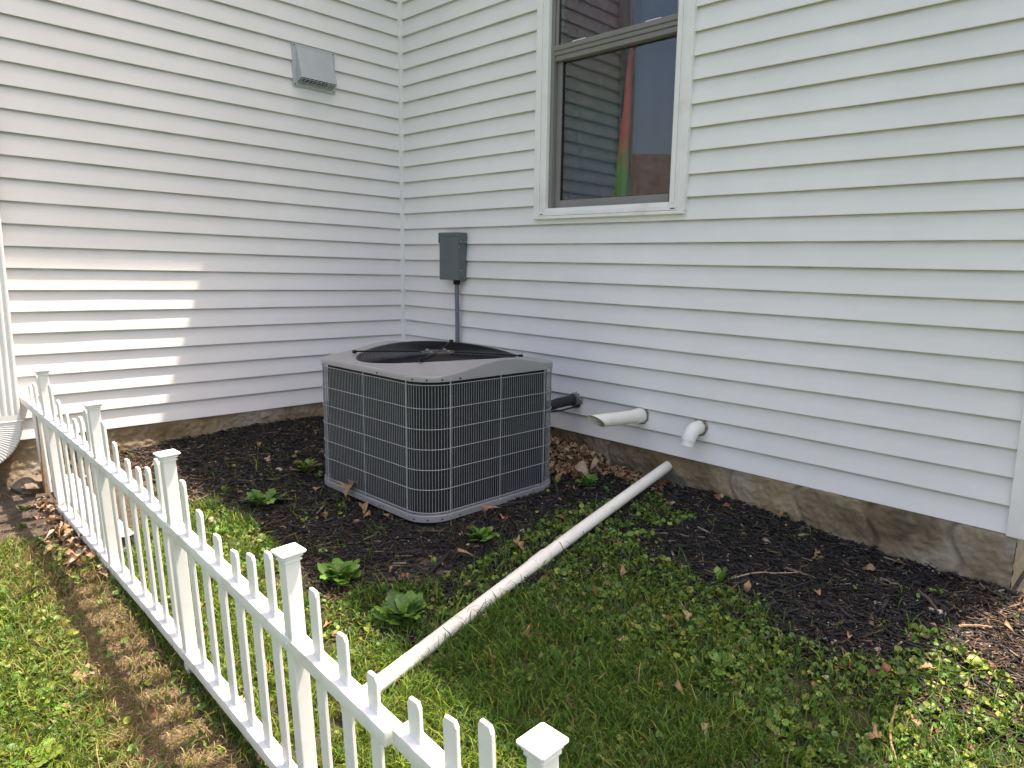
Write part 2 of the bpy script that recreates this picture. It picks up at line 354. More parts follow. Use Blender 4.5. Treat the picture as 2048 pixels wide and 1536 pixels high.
PG = {
'bed': [(-0.5,-17.5),(6.3,-17.2),(9.4,-17.2),(9.6,-16.3),(12.0,-15.8),(15.0,-16.0),(18.4,-16.7),(20.5,-17.0),(22.6,-16.7),(24.0,-15.8),(24.3,-12.6),(24.8,-10.4),(26.1,-8.6),(29.1,-8.1),(31.4,-8.3),(33.0,-9.0),(34.8,-9.0),(36.5,-8.9),(39.5,-8.3),(40,3),(-1,3)],
'cA': [(22.0,-10.9),(21.4,-8.0),(21.0,-5.4),(22.2,-3.3),(23.8,-9.0),(24.3,-12.7),(24.4,-15.2),(22.5,-16.2),(20.5,-16.9),(20.0,-15.7),(21.4,-14.2),(22.0,-12.6)],
'cB': [(21.9,-2.2),(23.0,-1.8),(24.4,-2.8),(25.2,-4.7),(26.2,-7.1),(27.2,-5.9),(29.2,-6.8),(30.7,-6.4),(32.0,-7.6),(33.4,-7.9),(35.1,-7.0),(34.9,-4.9),(35.6,-4.3),(37.4,-5.4),(38.6,-6.3),(40.5,-9.9),(38,-14),(35.5,-12.6),(32.5,-11.6),(29.4,-11.3),(26.2,-11.9),(24.7,-11.9),(23.4,-7.1)],
'cV': [(24.6,-3.0),(25.6,-2.4),(27.4,-2.3),(27.7,-3.2),(26.1,-3.6),(25.2,-4.1)],
'cD': [(8.0,-17.2),(10.0,-16.2),(13.2,-15.9),(17.7,-16.4),(20.6,-16.5),(22.9,-16.4),(23.5,-17.8),(21.8,-18.9),(17.1,-18.9),(13.2,-18.6)],
'cE': [(6.4,-23.2),(7.1,-22.0),(10.6,-21.3),(14.5,-21.4),(17.4,-21.9),(19.0,-23.0),(20.7,-24.5),(19.8,-27.3),(8,-27)],
'dirt': [(18.3,-15.2),(20.7,-12.0),(22.4,-12.7),(20.9,-15.0)],
'soilL': [(-3,-24.5),(-1,-17),(7.5,-17.6),(10.4,-20.0),(10.6,-21.8),(7.0,-22.4),(6.4,-23.6),(2,-25)],
'leafL': [(2.9,-21.1),(5.4,-22.0),(8.4,-22.2),(11.9,-21.9),(12.8,-20.8),(8.8,-20.4),(4.4,-20.3)],
}
AC = dict(x0=10.28, x1=18.8, y0=-11.71, y1=-3.9, rho=1.2)
def inhouse(x, y): return (x < 0.02) & (y > -22.8) | (y > -0.02) & (x < 37)
def under_ac(x, y): return (x > AC['x0']) & (x < AC['x1']) & (y > AC['y0']) & (y < AC['y1'])

# ------------------------------------------------------------------ ground
def axis(a, b, step, far, n=9):
    core = np.arange(a, b + 1e-6, step); g = np.geomspace(1.5, far, n)
    return np.concatenate([(a - g)[::-1], core, b + g])
gx = axis(-3, 46, 0.2, 700); gy = axis(-34, 9, 0.2, 700)
GX, GY = np.meshgrid(gx, gy, indexing='ij'); GXf = GX.ravel(); GYf = GY.ravel()
Z = gz(GXf, GYf); near = (GXf > -3.1) & (GXf < 46.1) & (GYf > -34.1) & (GYf < 9.1)
Z = Z + np.where(near, relief(GXf, GYf) + 0.07 * (fbm(GXf, GYf, 5, 21) - .5), 0)
nx, ny = len(gx), len(gy); idx = np.arange(nx * ny).reshape(nx, ny)
Q = np.stack([idx[:-1, :-1], idx[1:, :-1], idx[1:, 1:], idx[:-1, 1:]], -1).reshape(-1, 4)
bedm = inpoly(GXf, GYf, PG['bed']); soilm = inpoly(GXf, GYf, PG['soilL']); dirtm = inpoly(GXf, GYf, PG['dirt'])
f1 = fbm(GXf, GYf, 0.8, 5)[:, None]
tn = np.array([0.042, 0.038, 0.018]) * (0.7 + 0.6 * f1)
tn = np.where(((GYf < -21.2) & (GYf > -22.9) & (GXf > 7))[:, None], np.array([0.14, 0.098, 0.055]) * (0.6 + 0.8 * f1), tn)
tn = np.where(bedm[:, None], np.array([0.020, 0.0165, 0.0145]) * (0.6 + 0.9 * f1), tn)
tn = np.where((soilm | dirtm)[:, None], np.array([0.070, 0.052, 0.038]) * (0.5 + f1), tn)
far_ = ~near; tn[far_] = np.array([0.05, 0.085, 0.025])
g = bulk("ground", np.c_[GXf, GYf, Z], Q, None, M['soil'], tn); tag(g, kind='structure'); g.data.shade_smooth()

# ------------------------------------------------------------------ the house
house = empty("house", (0, 0, -1.5), "white vinyl sided house whose two wings meet in an inside corner behind the cooling unit", "house")
TOPZ = 45; T = 0.130
WX0, WX1, WZ0, WZ1 = 12.75, 22.55, 11.24, 26.0
def plank(k, a, b, wall, top=None):
    """one course; wall 'R' runs along x on y=0, wall 'L' along -y on x=0"""
    n = max(2, int((b - a) / 0.9)); V = []; F = []; lap = []
    rnd = random.random() * 100
    prof = [(0.0, 1.10), (T * 0.04, 0.97), (T * 0.10, 0.93), (T*.22, .80), (T * 0.55, 0.45), (T * 0.97, 0.045), (T, 0.02), (T * 0.98, 0.0), (T * 0.25, 0.0), (0.02, 0.05)]
    if top: prof = [(0.0, top), (T * .5, top - .02)] + [p for p in prof if p[1] < .3]
    for i in range(n + 1):
        s = a + (b - a) * i / n
        wv = 0.012 * mnoise.noise((s * 0.35, k * 1.7, rnd)) + 0.004 * mnoise.noise((s * 1.3, k, 3.1))
        dz = 0.018 * mnoise.noise((s * 0.16, k * 0.9, 7.7))
        for (o, h) in prof:
            off = o + wv * (1 if o > 0.03 else 0.3); z = k + h + dz
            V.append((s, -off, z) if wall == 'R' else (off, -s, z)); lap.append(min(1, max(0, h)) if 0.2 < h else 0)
    m_ = len(prof)
    for i in range(n):
        for j in range(m_ - 1):
            q = (i * m_ + j, i * m_ + j + 1, (i + 1) * m_ + j + 1, (i + 1) * m_ + j)
            F.append(q if wall == 'L' else q[::-1])
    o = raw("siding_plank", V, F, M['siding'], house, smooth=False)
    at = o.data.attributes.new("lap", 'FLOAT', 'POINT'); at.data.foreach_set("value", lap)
    o.data.shade_smooth(); o.data.set_sharp_from_angle(angle=math.radians(40))
for k in range(0, 45):
    plank(k, 0.05, 22.75, 'L')
    if k < 11 or k >= 26: plank(k, 0.05, 36.5, 'R')
    else:
        if k == 11: plank(k, WX0 + 0.08, WX1 - 0.08, 'R', top=.5)
        plank(k, 0.05, WX0 + 0.08, 'R'); plank(k, WX1 - 0.08, 36.5, 'R')
# posts
bm = bmesh.new(); bx(bm, 0.0, 0.30, -0.30, 0.0, -0.03, 45, 0.02, 2); bm_obj("inside_corner_post", bm, M['trim'], house)
bm = bmesh.new(); bx(bm, 36.42, 37.35, -0.20, 0.75, -0.06, 45, 0.03, 2); bm_obj("outside_corner_post", bm, M['trim'], house)
bm = bmesh.new(); bx(bm, -0.75, 0.20, -23.35, -22.5, -0.06, 45, 0.03, 2); bm_obj("outside_corner_post", bm, M['trim'], house)
# foundation, rough parging
def foundation(a, b, wall):
    n = int((b - a) / 0.07); mz = 48; V = []; F = []
    for i in range(n + 1):
        s = a + (b - a) * i / n
        for j in range(mz + 1):
            z = 0.02 - 3.6 * j / mz
            d = 0.12 * mnoise.noise((s * 0.45, z * 0.8, 5.0)) + 0.05 * mnoise.noise((s * 1.9, z * 2.1, 1.0)) + 0.04 * mnoise.noise((s * 5, z * 6, 4)) + 0.02 * mnoise.noise((s * 13, z * 13, 2)) + 0.09 * abs(mnoise.noise((s * 2.6 + 9, z * 3.5, 8)))
            if wall == 'R':
                # seams between the big stones under the parging
                for sx in (25.7, 28.9, 31.9, 14.4, 18.6, 34.9):
                    d -= 0.17 * math.exp(-((s - sx - 0.25 * math.sin(z * 3)) / 0.09) ** 2)
                d += 0.10 * (1 / (1 + math.exp(-(s - 25.8) * 6)))
            off = 0.0 + d - max(0, -z - 0.8) * -0.05 - (0.09 if z > -0.05 else 0)
            V.append((s, -off, z) if wall == 'R' else (off, -s, z))
    for i in range(n):
        for j in range(mz):
            q = (i * (mz + 1) + j, (i + 1) * (mz + 1) + j, (i + 1) * (mz + 1) + j + 1, i * (mz + 1) + j + 1)
            F.append(q if wall == 'R' else q[::-1])
    if wall == 'R':   # return round the outer corner
        base = len(V)
        for i in range(12):
            for j in range(mz + 1):
                V.append((b + 0.03 * mnoise.noise((i, j * .3, 0)) + 0.0, 0.0 + i * 0.4, 0.02 - 3.6 * j / mz))
        for i in range(11):
            for j in range(mz):
                F.append((base + i * (mz + 1) + j, base + (i + 1) * (mz + 1) + j, base + (i + 1) * (mz + 1) + j + 1, base + i * (mz + 1) + j + 1))
    o = raw("foundation", V, F, M['foundation'], house, smooth=True)
foundation(0.0, 36.75, 'R'); foundation(0.0, 22.9, 'L')
# sheathing behind the planks, back walls, floors: closes the shell so the rooms are dark
bm = bmesh.new()
bx(bm, 0.02, WX0 + .3, 0.06, 0.5, 0.1, 45); bx(bm, WX1 - .3, 37.2, 0.06, 0.5, 0.1, 45)
bx(bm, WX0 + .3, WX1 - .3, 0.06, 0.5, 0.1, WZ0 + .3); bx(bm, WX0 + .3, WX1 - .3, 0.06, 0.5, WZ1 - .3, 45)
bx(bm, 36.6, 37.15, 0.5, 33, 0.1, 45); bx(bm, -36, 37.15, 32.6, 33, -2, 45); bx(bm, -0.5, -0.06, -22.9, 0.06, 0.1, 45)
bx(bm, -36, -0.5, -23.2, -22.8, -2, 45); bx(bm, -36.4, -36, -23.2, 33, -2, 45)
bm_obj("wall_sheathing", bm, M['house_tan'], house)
bm = bmesh.new()
bx(bm, 3, 33, 0.52, 0.6, 3, WZ0 + .2); bx(bm, 3, 33, 26, 26.2, 3, 34); bx(bm, 3, 3.2, 0.6, 26, 3, 34); bx(bm, 33, 33.2, 0.6, 26, 3, 34)
bx(bm, 3, 33, 0.6, 26, 3, 3.2); bx(bm, 3, 33, 0.6, 26, 34, 34.2)
bm_obj("room_walls", bm, M['dark_room'], house)
# roofs
bm = bmesh.new()
def roof_slab(p, th=0.9):
    t_ = [bm.verts.new(v) for v in p]; b_ = [bm.verts.new((v[0], v[1], v[2] - th)) for v in p]
    n = len(p); bm.faces.new(t_); bm.faces.new(b_[::-1])
    for i in range(n): bm.faces.new((t_[i], b_[i], b_[(i + 1) % n], t_[(i + 1) % n]))
ry = 16.0; rz = 45 + 0.5 * (ry + 1.2)
roof_slab([(-6, -1.2, 45), (42.2, -1.2, 45), (42.2, ry, rz), (-6, ry, rz)])
roof_slab([(-6, ry, rz), (42.2, ry, rz), (42.2, 33.5, 45), (-6, 33.5, 45)])
roof_slab([(4.5, -1.3, 45), (4.5, -27, 45), (-18, -27, 56), (-18, -1.3, 56)])
roof_slab([(-18, 33, 56), (-18, -27, 56), (-40, -27, 45), (-40, 33, 45)])
bm_obj("roof", bm, M['shingle'], house)
bm = bmesh.new(); bx(bm, 4.2, 41.9, -0.95, 0.1, 43.9, 44.0); bx(bm, 0.1, 4.3, -26.6, 0.1, 43.8, 43.9); bm_obj("soffit", bm, M['trim'], house)

# window
win = bpy.data.objects.new("window", None); col.objects.link(win); win.parent = house; win.location = Vector((17.6, 0, 11.3)) * S - house.location
def wb(name, mat, boxes, bev=0.02):
    bm = bmesh.new()
    for b in boxes: bx(bm, *b, bev, 1)
    return bm_obj(name, bm, mat, win)
X0, X1, Z0, Z1 = 12.78, 22.52, 11.40, 25.9
wb("casing", M['trim'], [(X0, X0 + .40, -.30, .1, Z0 + .02, Z1), (X0 + .403, X0 + .60, -.24, .1, Z0 + .03, Z1), (X0 + .603, X0 + .86, -.27, .35, Z0 + .36, Z1),
                      (X1 - .40, X1, -.30, .1, Z0 + .02, Z1), (X1 - .60, X1 - .403, -.24, .1, Z0 + .03, Z1), (X1 - .86, X1 - .603, -.27, .35, Z0 + .36, Z1),
                      (X0, X1, -.30, .1, Z1 + .003, Z1 + .5)])
wb("sill", M['trim'], [(X0 + .02, X1 - .02, -.34, .1, Z0 - .14, Z0 + .015), (X0 + .41, X1 - .41, -.31, .3, Z0 + .035, Z0 + .22), (X0 + .60, X1 - .60, -.22, .4, Z0 + .223, Z0 + .42)])
wb("weep_hole", M['gasket'], [(X0 + .55, X0 + .72, -.318, -.30, Z0 + .09, Z0 + .14), (X1 - .75, X1 - .5, -.318, -.30, Z0 + .09, Z0 + .14)], 0)
jl, jr = X0 + .863, X1 - .863
wb("jamb", M['sash'], [(jl, jl + .22, -.05, .7, Z0 + .42, Z1)])
wb("jamb", M['sash'], [(jr - .10, jr, -.05, .7, Z0 + .42, Z1)])
# lower sash (deeper) and upper sash (proud)
lo_x0, lo_x1, lo_z0, lo_z1 = jl + .10, jr - .05, Z0 + .43, 19.55
fr = wb("sash_frame", M['sash'], [(jl + .223, jl + .56, .22, .5, lo_z0, lo_z1), (jr - .36, jr - .103, .22, .5, lo_z0, lo_z1),
        (jl + .56, jr - .36, .20, .5, lo_z0, lo_z0 + .42), (jl + .56, jr - .36, .20, .5, lo_z1 - .3, lo_z1)])
wb("sash_frame", M['sash'], [(jl + .223, jl + .42, .02, .22, 19.9, Z1), (jr - .28, jr - .103, .02, .22, 19.9, Z1),
        (jl + .1, jr - .06, -.06, .215, 19.72, 19.98), (jl + .1, jr - .06, -.02, .215, 19.50, 19.717), (jl + .1, jr - .06, .03, .21, 19.24, 19.497),
        (jl + .42, jr - .28, .02, .22, Z1 - .4, Z1)], 0.03)
wb("sash_lock", M['trim'], [(15.0, 15.9, .06, .2, 19.985, 20.06), (19.6, 20.5, .06, .2, 19.985, 20.06)])
wb("glazing_gasket", M['gasket'], [(jl + .56, jl + .60, .30, .44, lo_z0 + .42, lo_z1 - .3), (jl + .60, jr - .36, .30, .44, lo_z0 + .42, lo_z0 + .45), ], 0)
wb("glazing_gasket", M['gasket'], [(jl + .42, jl + .47, .08, .2, 20.0, Z1 - .4)], 0)
wb("pane", M['glass'], [(jl + .57, jr - .37, .36, .40, lo_z0 + .425, lo_z1 - .305)], 0)
wb("pane", M['glass'], [(jl + .43, jr - .29, .11, .15, 19.985, Z1 - .405)], 0)

# curtains inside
def curtain(name, x0, x1, y, z0, z1, mat, label, folds, amp, taper=0.0, parent=None):
    V = []; F = []; n = int((x1 - x0) * 9); mzz = 40
    for i in range(n + 1):
        u = i / n
        for j in range(mzz + 1):
            v = j / mzz; z = z0 + (z1 - z0) * v
            x = x0 + (x1 - x0) * (u if not taper else u * (1 + taper * (v - 0.35) * abs(v - .35)))
            yy = y + amp * math.sin(folds * u * 2 * math.pi + 0.7 * math.sin(v * 3)) + 0.12 * mnoise.noise((x, z * .25, 2.0))
            V.append((x, yy, z))
    for i in range(n):
        for j in range(mzz):
            F.append((i * (mzz + 1) + j, (i + 1) * (mzz + 1) + j, (i + 1) * (mzz + 1) + j + 1, i * (mzz + 1) + j + 1))
    o = raw(name, V, F, mat, None, (x0, y, z0), smooth=True)
    md = o.modifiers.new("thick", 'SOLIDIFY'); md.thickness = 0.002
    tag(o, label, "curtain"); return o
cm1 = curtain_mat("tie_dye_left", [(0.10, (0.075, 0.022, 0.07)), (0.24, (0.026, 0.045, 0.12)), (0.42, (0.013, 0.07, 0.12)), (0.60, (0.016, 0.08, 0.065)), (0.76, (0.06, 0.05, 0.035)), (0.95, (0.09, 0.02, 0.05))], 0.62, 0.10)
cm2 = curtain_mat("tie_dye_fold", [(0.14, (0.05, 0.26, 0.02)), (0.30, (0.10, 0.27, 0.025)), (0.40, (0.62, 0.05, 0.02)), (0.62, (0.55, 0.010, 0.02)), (0.74, (0.12, 0.02, 0.08)), (0.86, (0.20, 0.20, 0.33))], 0.62, 0.0)
cm3 = curtain_mat("tie_dye_right", [(0.15, (0.010, 0.012, 0.028)), (0.35, (0.018, 0.02, 0.04)), (0.6, (0.02, 0.045, 0.085)), (0.8, (0.025, 0.07, 0.09)), (0.95, (0.07, 0.045, 0.11))], 0.55, -0.15)
curtain("curtain", 13.0, 17.75, 0.95, 9.5, 27, cm1, "blue and green tie dye curtain on the left side of the window", 3.5, 0.10)
# the fold: a strip that widens towards the bottom
V = []; F = []
for j in range(41):
    v = j / 40; z = 11.2 + 14 * v
    wd = 1.05 - 0.85 * min(1, v / 0.6); xr = 18.35 + 0.1 * v
    if v > .6: wd = .2 + (v - .6) * 0.8
    for i in range(7):
        u = i / 6; V.append((xr - wd * (1 - u), 0.78 - 0.12 * math.sin(u * math.pi) + 0.03 * math.sin(z * 2), z))
for j in range(40):
    for i in range(6): F.append((j * 7 + i, j * 7 + i + 1, (j + 1) * 7 + i + 1, (j + 1) * 7 + i))
o = raw("curtain", V, F, cm2, None, (17.5, .8, 11.2), smooth=True); o.modifiers.new("thick", 'SOLIDIFY').thickness = 0.002
tag(o, "narrow turned fold of curtain, red above and green below, in the middle of the window", "curtain")
curtain("curtain", 18.5, 22.6, 1.05, 9.5, 27, cm3, "dim blue curtain on the right side of the window", 3, 0.10)

# ------------------------------------------------------------------ neighbour's house (seen mirrored in the glass)
nb = empty("neighbouring_house", (-120, -190, -6), "tan neighbouring house with a brown shingle roof across the yard", "house")
ang = math.radians(-38); R_ = Matrix.Translation((-120, -190, -6)) @ Matrix.Rotation(ang, 4, 'Z')
bm = bmesh.new(); bx(bm, -60, 60, -25, 25, 0, 30); bmesh.ops.transform(bm, matrix=R_, verts=bm.verts); bm_obj("wall", bm, M['house_tan'], nb)
bm = bmesh.new()
t_ = [(-64, -30, 28), (64, -30, 28), (64, 0, 58), (-64, 0, 58), (64, 30, 28), (-64, 30, 28)]
vv = [bm.verts.new(v) for v in t_]
for f in ((0, 1, 2, 3), (3, 2, 4, 5), (0, 3, 5), (1, 4, 2), (0, 5, 4, 1)): bm.faces.new([vv[i] for i in f])
bmesh.ops.transform(bm, matrix=R_, verts=bm.verts); bm_obj("roof", bm, M['shingle'], nb)
for xx in (-35, -5, 30):
    bm = bmesh.new(); bx(bm, xx, xx + 10, 25.05, 25.5, 9, 23, .2); bmesh.ops.transform(bm, matrix=R_, verts=bm.verts); bm_obj("window", bm, M['trim'], nb)

# ------------------------------------------------------------------ dryer vent on the left wall
dv = empty("vent_hood", (0.12, -6.05, 18.6), "pale galvanised vent hood with wire grille high on the left wall", "vent")
bm = bmesh.new(); bx(bm, 0.10, 0.17, -7.36, -4.75, 18.62, 20.95, 0.01); bm_obj("flange", bm, M['galv'], dv)
bm = bmesh.new()
A = [(0.17, -7.12, 20.78), (0.17, -4.95, 20.78), (0.74, -4.95, 19.05), (0.74, -7.12, 19.05), (0.17, -7.12, 18.86), (0.17, -4.95, 18.86)]
vv = [bm.verts.new(v) for v in A]
bm.faces.new([vv[i] for i in (0, 3, 2, 1)]); bm.faces.new([vv[i] for i in (0, 4, 3)]); bm.faces.new([vv[i] for i in (1, 2, 5)])
o = bm_obj("hood", bm, M['galv'], dv); o.modifiers.new("thick", 'SOLIDIFY').thickness = 0.0015
bm = bmesh.new()
for i in range(10):
    y = -7.08 + i * (2.1 / 9); tube(bm, [(0.73, y, 19.06), (0.74, y, 18.97), (0.18, y, 18.80)], 0.016, 5)
for i in range(4):
    t_ = i / 3; x = 0.74 - 0.5 * t_; z = 18.97 - 0.155 * t_; tube(bm, [(x, -7.1, z), (x, -4.96, z)], 0.016, 5)
bm_obj("grille", bm, M['galv'], dv)
bm = bmesh.new(); bx(bm, .175, .25, -6.8, -5.3, 18.95, 19.8); bm_obj("damper", bm, M['black'], dv)
for (y, z) in ((-7.24, 20.84), (-4.86, 20.84), (-7.24, 18.72), (-4.86, 18.72)):
    bm = bmesh.new(); tube(bm, [(0.165, y, z), (0.19, y, z)], 0.04, 8); bm_obj("screw", bm, M['black'], dv)

# ------------------------------------------------------------------ disconnect box
eb = empty("disconnect_box", (5.95, -0.12, 7.8), "slate grey electrical disconnect box with conduit below, on the wall left of the window", "electrical box")
bm = bmesh.new(); bx(bm, 5.02, 6.86, -0.78, -0.13, 7.82, 10.50, 0.04, 2); bm_obj("enclosure", bm, M['box'], eb)
bm = bmesh.new(); bx(bm, 4.97, 6.91, -0.83, -0.12, 10.44, 10.66, 0.02); bx(bm, 6.865, 6.93, -0.81, -0.14, 10.02, 10.45, 0.01); bx(bm, 4.96, 5.01, -0.81, -0.14, 10.02, 10.45, 0.01)
bm_obj("lid", bm, M['box'], eb)
bm = bmesh.new()
for (y, z) in ((-0.62, 10.12), (-0.28, 10.12), (-0.7, 9.8), (-.55, 8.4), (-.3, 7.95)): tube(bm, [(6.85, y, z), (6.95 if z > 10 else 6.885, y, z)], 0.028, 8)
bm_obj("rivet", bm, M['screw'], eb)
bm = bmesh.new(); tube(bm, [(6.28, -.42, 7.84), (6.28, -.42, 7.55)], 0.21, 8); bm_obj("gland_nut", bm, M['black'], eb)
bm = bmesh.new()
pts = [(6.28 + 0.10 * math.sin(t * 5) * t - 0.02, -.40 + 0.05 * t, 7.56 - 6.8 * t) for t in [i / 24 for i in range(25)]]
tube(bm, pts, 0.135, 14); bm_obj("conduit", bm, M['conduit'], eb, smooth=True)

# ------------------------------------------------------------------ pipes through the right wall
va = empty("vent_pipe", (20.5, -0.1, 1.6), "cream pipe with slanted open end sticking straight out of the right wall", "pipe")
bm = bmesh.new()
n = 28; R1, R2 = 0.315, 0.275; rings = []
ax0 = Vector((20.5, 0.1, 1.6)); d = Vector((-0.0, -1, 0.055)).normalized(); a_ = d.cross(Vector((0, 0, 1))).normalized(); b_ = a_.cross(d).normalized()
for (L, R, cut) in ((0.0, R1, 0), (2.0, R1, 0), (3.6, R1, 1), (3.6, R2, 1), (2.0, R2, 0), (0.3, R2, 0)):
    ring = []
    for k in range(n):
        c, s = math.cos(2 * math.pi * k / n), math.sin(2 * math.pi * k / n)
        LL = L + (0.42 * (s + 0.3 * c) * R / R1 if cut else 0)
        ring.append(bm.verts.new(ax0 + d * LL + R * (c * a_ + s * b_)))
    rings.append(ring)
for i in range(len(rings) - 1):
    for k in range(n): bm.faces.new((rings[i][k], rings[i][(k + 1) % n], rings[i + 1][(k + 1) % n], rings[i + 1][k]))
bm_obj("tube", bm, M['pvc'], va, smooth=True)
bm = bmesh.new(); tube(bm, [ax0 + d * 0.0, ax0 + d * .68, ax0 + d * .70], 0.375, 28, rr=[.375, .375, .355]); bm_obj("coupling", bm, M['pvc_white'], va, smooth=True)
def hole_ring(parent, c, R, w_, name="sealant_ring"):
    bm = bmesh.new(); n = 26; A = []; B = []; Cc = []
    for k in range(n):
        an = 2 * math.pi * k / n; r_ = R + w_ * (0.6 + 0.8 * random.random())
        A.append(bm.verts.new((c[0] + r_ * math.cos(an), c[1] - .0, c[2] + r_ * math.sin(an))))
        B.append(bm.verts.new((c[0] + (R + .02) * math.cos(an), c[1] - .07 - .03 * random.random(), c[2] + (R + .02) * math.sin(an))))
        Cc.append(bm.verts.new((c[0] + (R - .05) * math.cos(an), c[1] + .02, c[2] + (R - .05) * math.sin(an))))
    for k in range(n):
        k2 = (k + 1) % n; bm.faces.new((A[k], A[k2], B[k2], B[k])); bm.faces.new((B[k], B[k2], Cc[k2], Cc[k]))
    bm_obj(name, bm, M['caulk'], parent)
hole_ring(va, (20.5, -0.085, 1.6), .375, .07)
vb = empty("elbow_pipe", (23.87, -0.1, 1.6), "white pipe elbow turned down, to the right of the cream slanted pipe", "pipe")
bm = bmesh.new(); path = [(23.87, .1, 1.6), (23.87, -.25, 1.6)]
for i in range(9):
    t_ = math.radians(i / 8 * 72); path.append((23.87 - 0.05 * i / 8, -.30 - .62 * math.sin(t_), 1.6 - .62 * (1 - math.cos(t_))))
L_ = Vector(path[-1]); dd = Vector((-.02, -math.cos(math.radians(72)), -math.sin(math.radians(72)))); path.append(tuple(L_ + dd * .1))
tube(bm, path, 0.33, 24, False); bm_obj("elbow", bm, M['pvc_white'], vb, smooth=True)
bm = bmesh.new(); p0 = L_ + dd * .08; rg = tube(bm, [p0, p0 + dd * .28, p0 + dd * .285, p0 + dd * .02], .30, 24, False, rr=[.30, .30, .25, .25]); bm_obj("outlet_stub", bm, M['pvc_white'], vb, smooth=True)
hole_ring(vb, (23.87, -0.085, 1.6), .33, .09)

ls = empty("insulated_line", (16.1, -0.1, 1.78), "black foam wrapped refrigerant line running from the cooling unit into the wall", "pipe")
bm = bmesh.new(); pts = [(16.1, .1, 1.78), (16.1, -.5, 1.78), (16.12, -1.4, 1.76), (16.2, -2.2, 1.72), (16.3, -2.9, 1.8), (16.35, -3.6, 1.9)]
tube(bm, pts, .26, 16, rr=[.24, .26, .27, .255, .285, .27]); bm_obj("insulation", bm, M['foam'], ls, smooth=True)
bm = bmesh.new(); tube(bm, [(16.1, .05, 1.78), (16.1, -.32, 1.78)], .35, 20); bm_obj("wall_sleeve", bm, M['conduit'], ls, smooth=True)
hole_ring(ls, (16.1, -0.085, 1.75), .35, .11)
bm = bmesh.new(); tube(bm, [(16.45, -.15, 1.5), (16.3, -1.5, 1.38), (16.2, -3.6, 1.45)], .045, 8); bm_obj("thermostat_wire", bm, M['black'], ls)

# long drain pipe
dp = empty("drain_pipe", (22.15, 0, -0.6), "long cream drain pipe running from the foundation across the bed to the picket fence", "pipe")
way = [(22.13 + 2.7 * t, .15 - 18.8 * t, -.62 - 2.72 * t + .12 * math.sin(t * 3.1)) for t in (0, .12, .25, .4, .55, .7, .85, .93, 1.0)]
pts = []
for (x, y, z) in way:
    if z is None: z = float(gz(x, y)) + 0.24
    pts.append(Vector((x, y, z)))
def smooth_path(P, n=6):
    out = []
    for i in range(len(P) - 1):
        p0 = P[max(i - 1, 0)]; p1 = P[i]; p2 = P[i + 1]; p3 = P[min(i + 2, len(P) - 1)]
        for k in range(n):
            t = k / n
            out.append(0.5 * ((2 * p1) + (-p0 + p2) * t + (2 * p0 - 5 * p1 + 4 * p2 - p3) * t * t + (-p0 + 3 * p1 - 3 * p2 + p3) * t ** 3))
    out.append(P[-1]); return out
sp = smooth_path(pts)
bm = bmesh.new(); tube(bm, sp, .25, 26); bm_obj("tube", bm, M['pvc'], dp, smooth=True)
bm = bmesh.new(); c0 = sp[23]; c1 = sp[24]; dd = (c1 - c0).normalized(); tube(bm, [c0, c0 + dd * .02, c0 + dd * .8, c0 + dd * .82], .28, 22, rr=[.25, .275, .275, .25]); bm_obj("coupling", bm, M['pvc'], dp, smooth=True)

# ------------------------------------------------------------------ downspout at the left edge
ds = empty("downspout", (0.4, -21.8, -1.3), "corrugated white downspout with pleated elbow at the corner of the left wall", "downspout")
def spout_profile(w_, d_, flute=0.05, cnt=4):
    P = []
    def side(a, b, k, nx_, ny_):
        steps = k * 4
        for i in range(steps):
            t = i / steps; f = flute * (1 if (i % 4) in (1, 2) else 0) if 0.08 < t < 0.92 else 0
            P.append((a[0] + (b[0] - a[0]) * t - nx_ * f, a[1] + (b[1] - a[1]) * t - ny_ * f))
    c = 0.06
    side((-w_ + c, -d_), (w_ - c, -d_), cnt, 0, -1); P.append((w_ - c, -d_)); side((w_, -d_ + c), (w_, d_ - c), cnt, 1, 0); P.append((w_, d_ - c))
    side((w_ - c, d_), (-w_ + c, d_), cnt, 0, 1); P.append((-w_ + c, d_)); side((-w_, d_ - c), (-w_, -d_ + c), cnt, -1, 0); P.append((-w_, -d_ + c))
    return P
def sweep_profile(bm, P, frames, closed_caps=False):
    rings = []
    for (o_, ex, ey, sc_) in frames:
        rings.append([bm.verts.new(Vector(o_) + Vector(ex) * (p[0] * sc_) + Vector(ey) * (p[1] * sc_)) for p in P])
    n = len(P)
    for i in range(len(rings) - 1):
        for k in range(n): bm.faces.new((rings[i][k], rings[i][(k + 1) % n], rings[i + 1][(k + 1) % n], rings[i + 1][k]))
    return rings
PR = spout_profile(.34, .54)
cy0 = -21.84
bm = bmesh.new(); sweep_profile(bm, PR, [((0.48, cy0, z), (1, 0, 0), (0, 1, 0), 1) for z in (44, 20, 1.1)]); bm_obj("spout_tube", bm, M['spout'], ds)
bm = bmesh.new(); fr_ = []
PR2 = spout_profile(.36, .56, 0.0)
for i in range(3): fr_.append(((0.48, cy0, 1.35 - .22 * i), (1, 0, 0), (0, 1, 0), 1.02))
for i in range(45):
    t_ = math.radians(80) * i / 44; rad = 1.5
    c_ = Vector((0.48, cy0 - rad + rad * math.cos(t_), 0.9 - rad * math.sin(t_)))
    ey = Vector((0, math.cos(t_), -math.sin(t_))); fr_.append((c_, (1, 0, 0), ey, 1.02 if i % 2 else 0.965))
sweep_profile(bm, PR2, fr_); bm_obj("pleated_elbow", bm, M['spout'], ds)
bm = bmesh.new(); bx(bm, .1, .86, cy0 - .62, cy0 + .66, 1.02, 1.08, .01); bm_obj("strap", bm, M['spout'], ds)

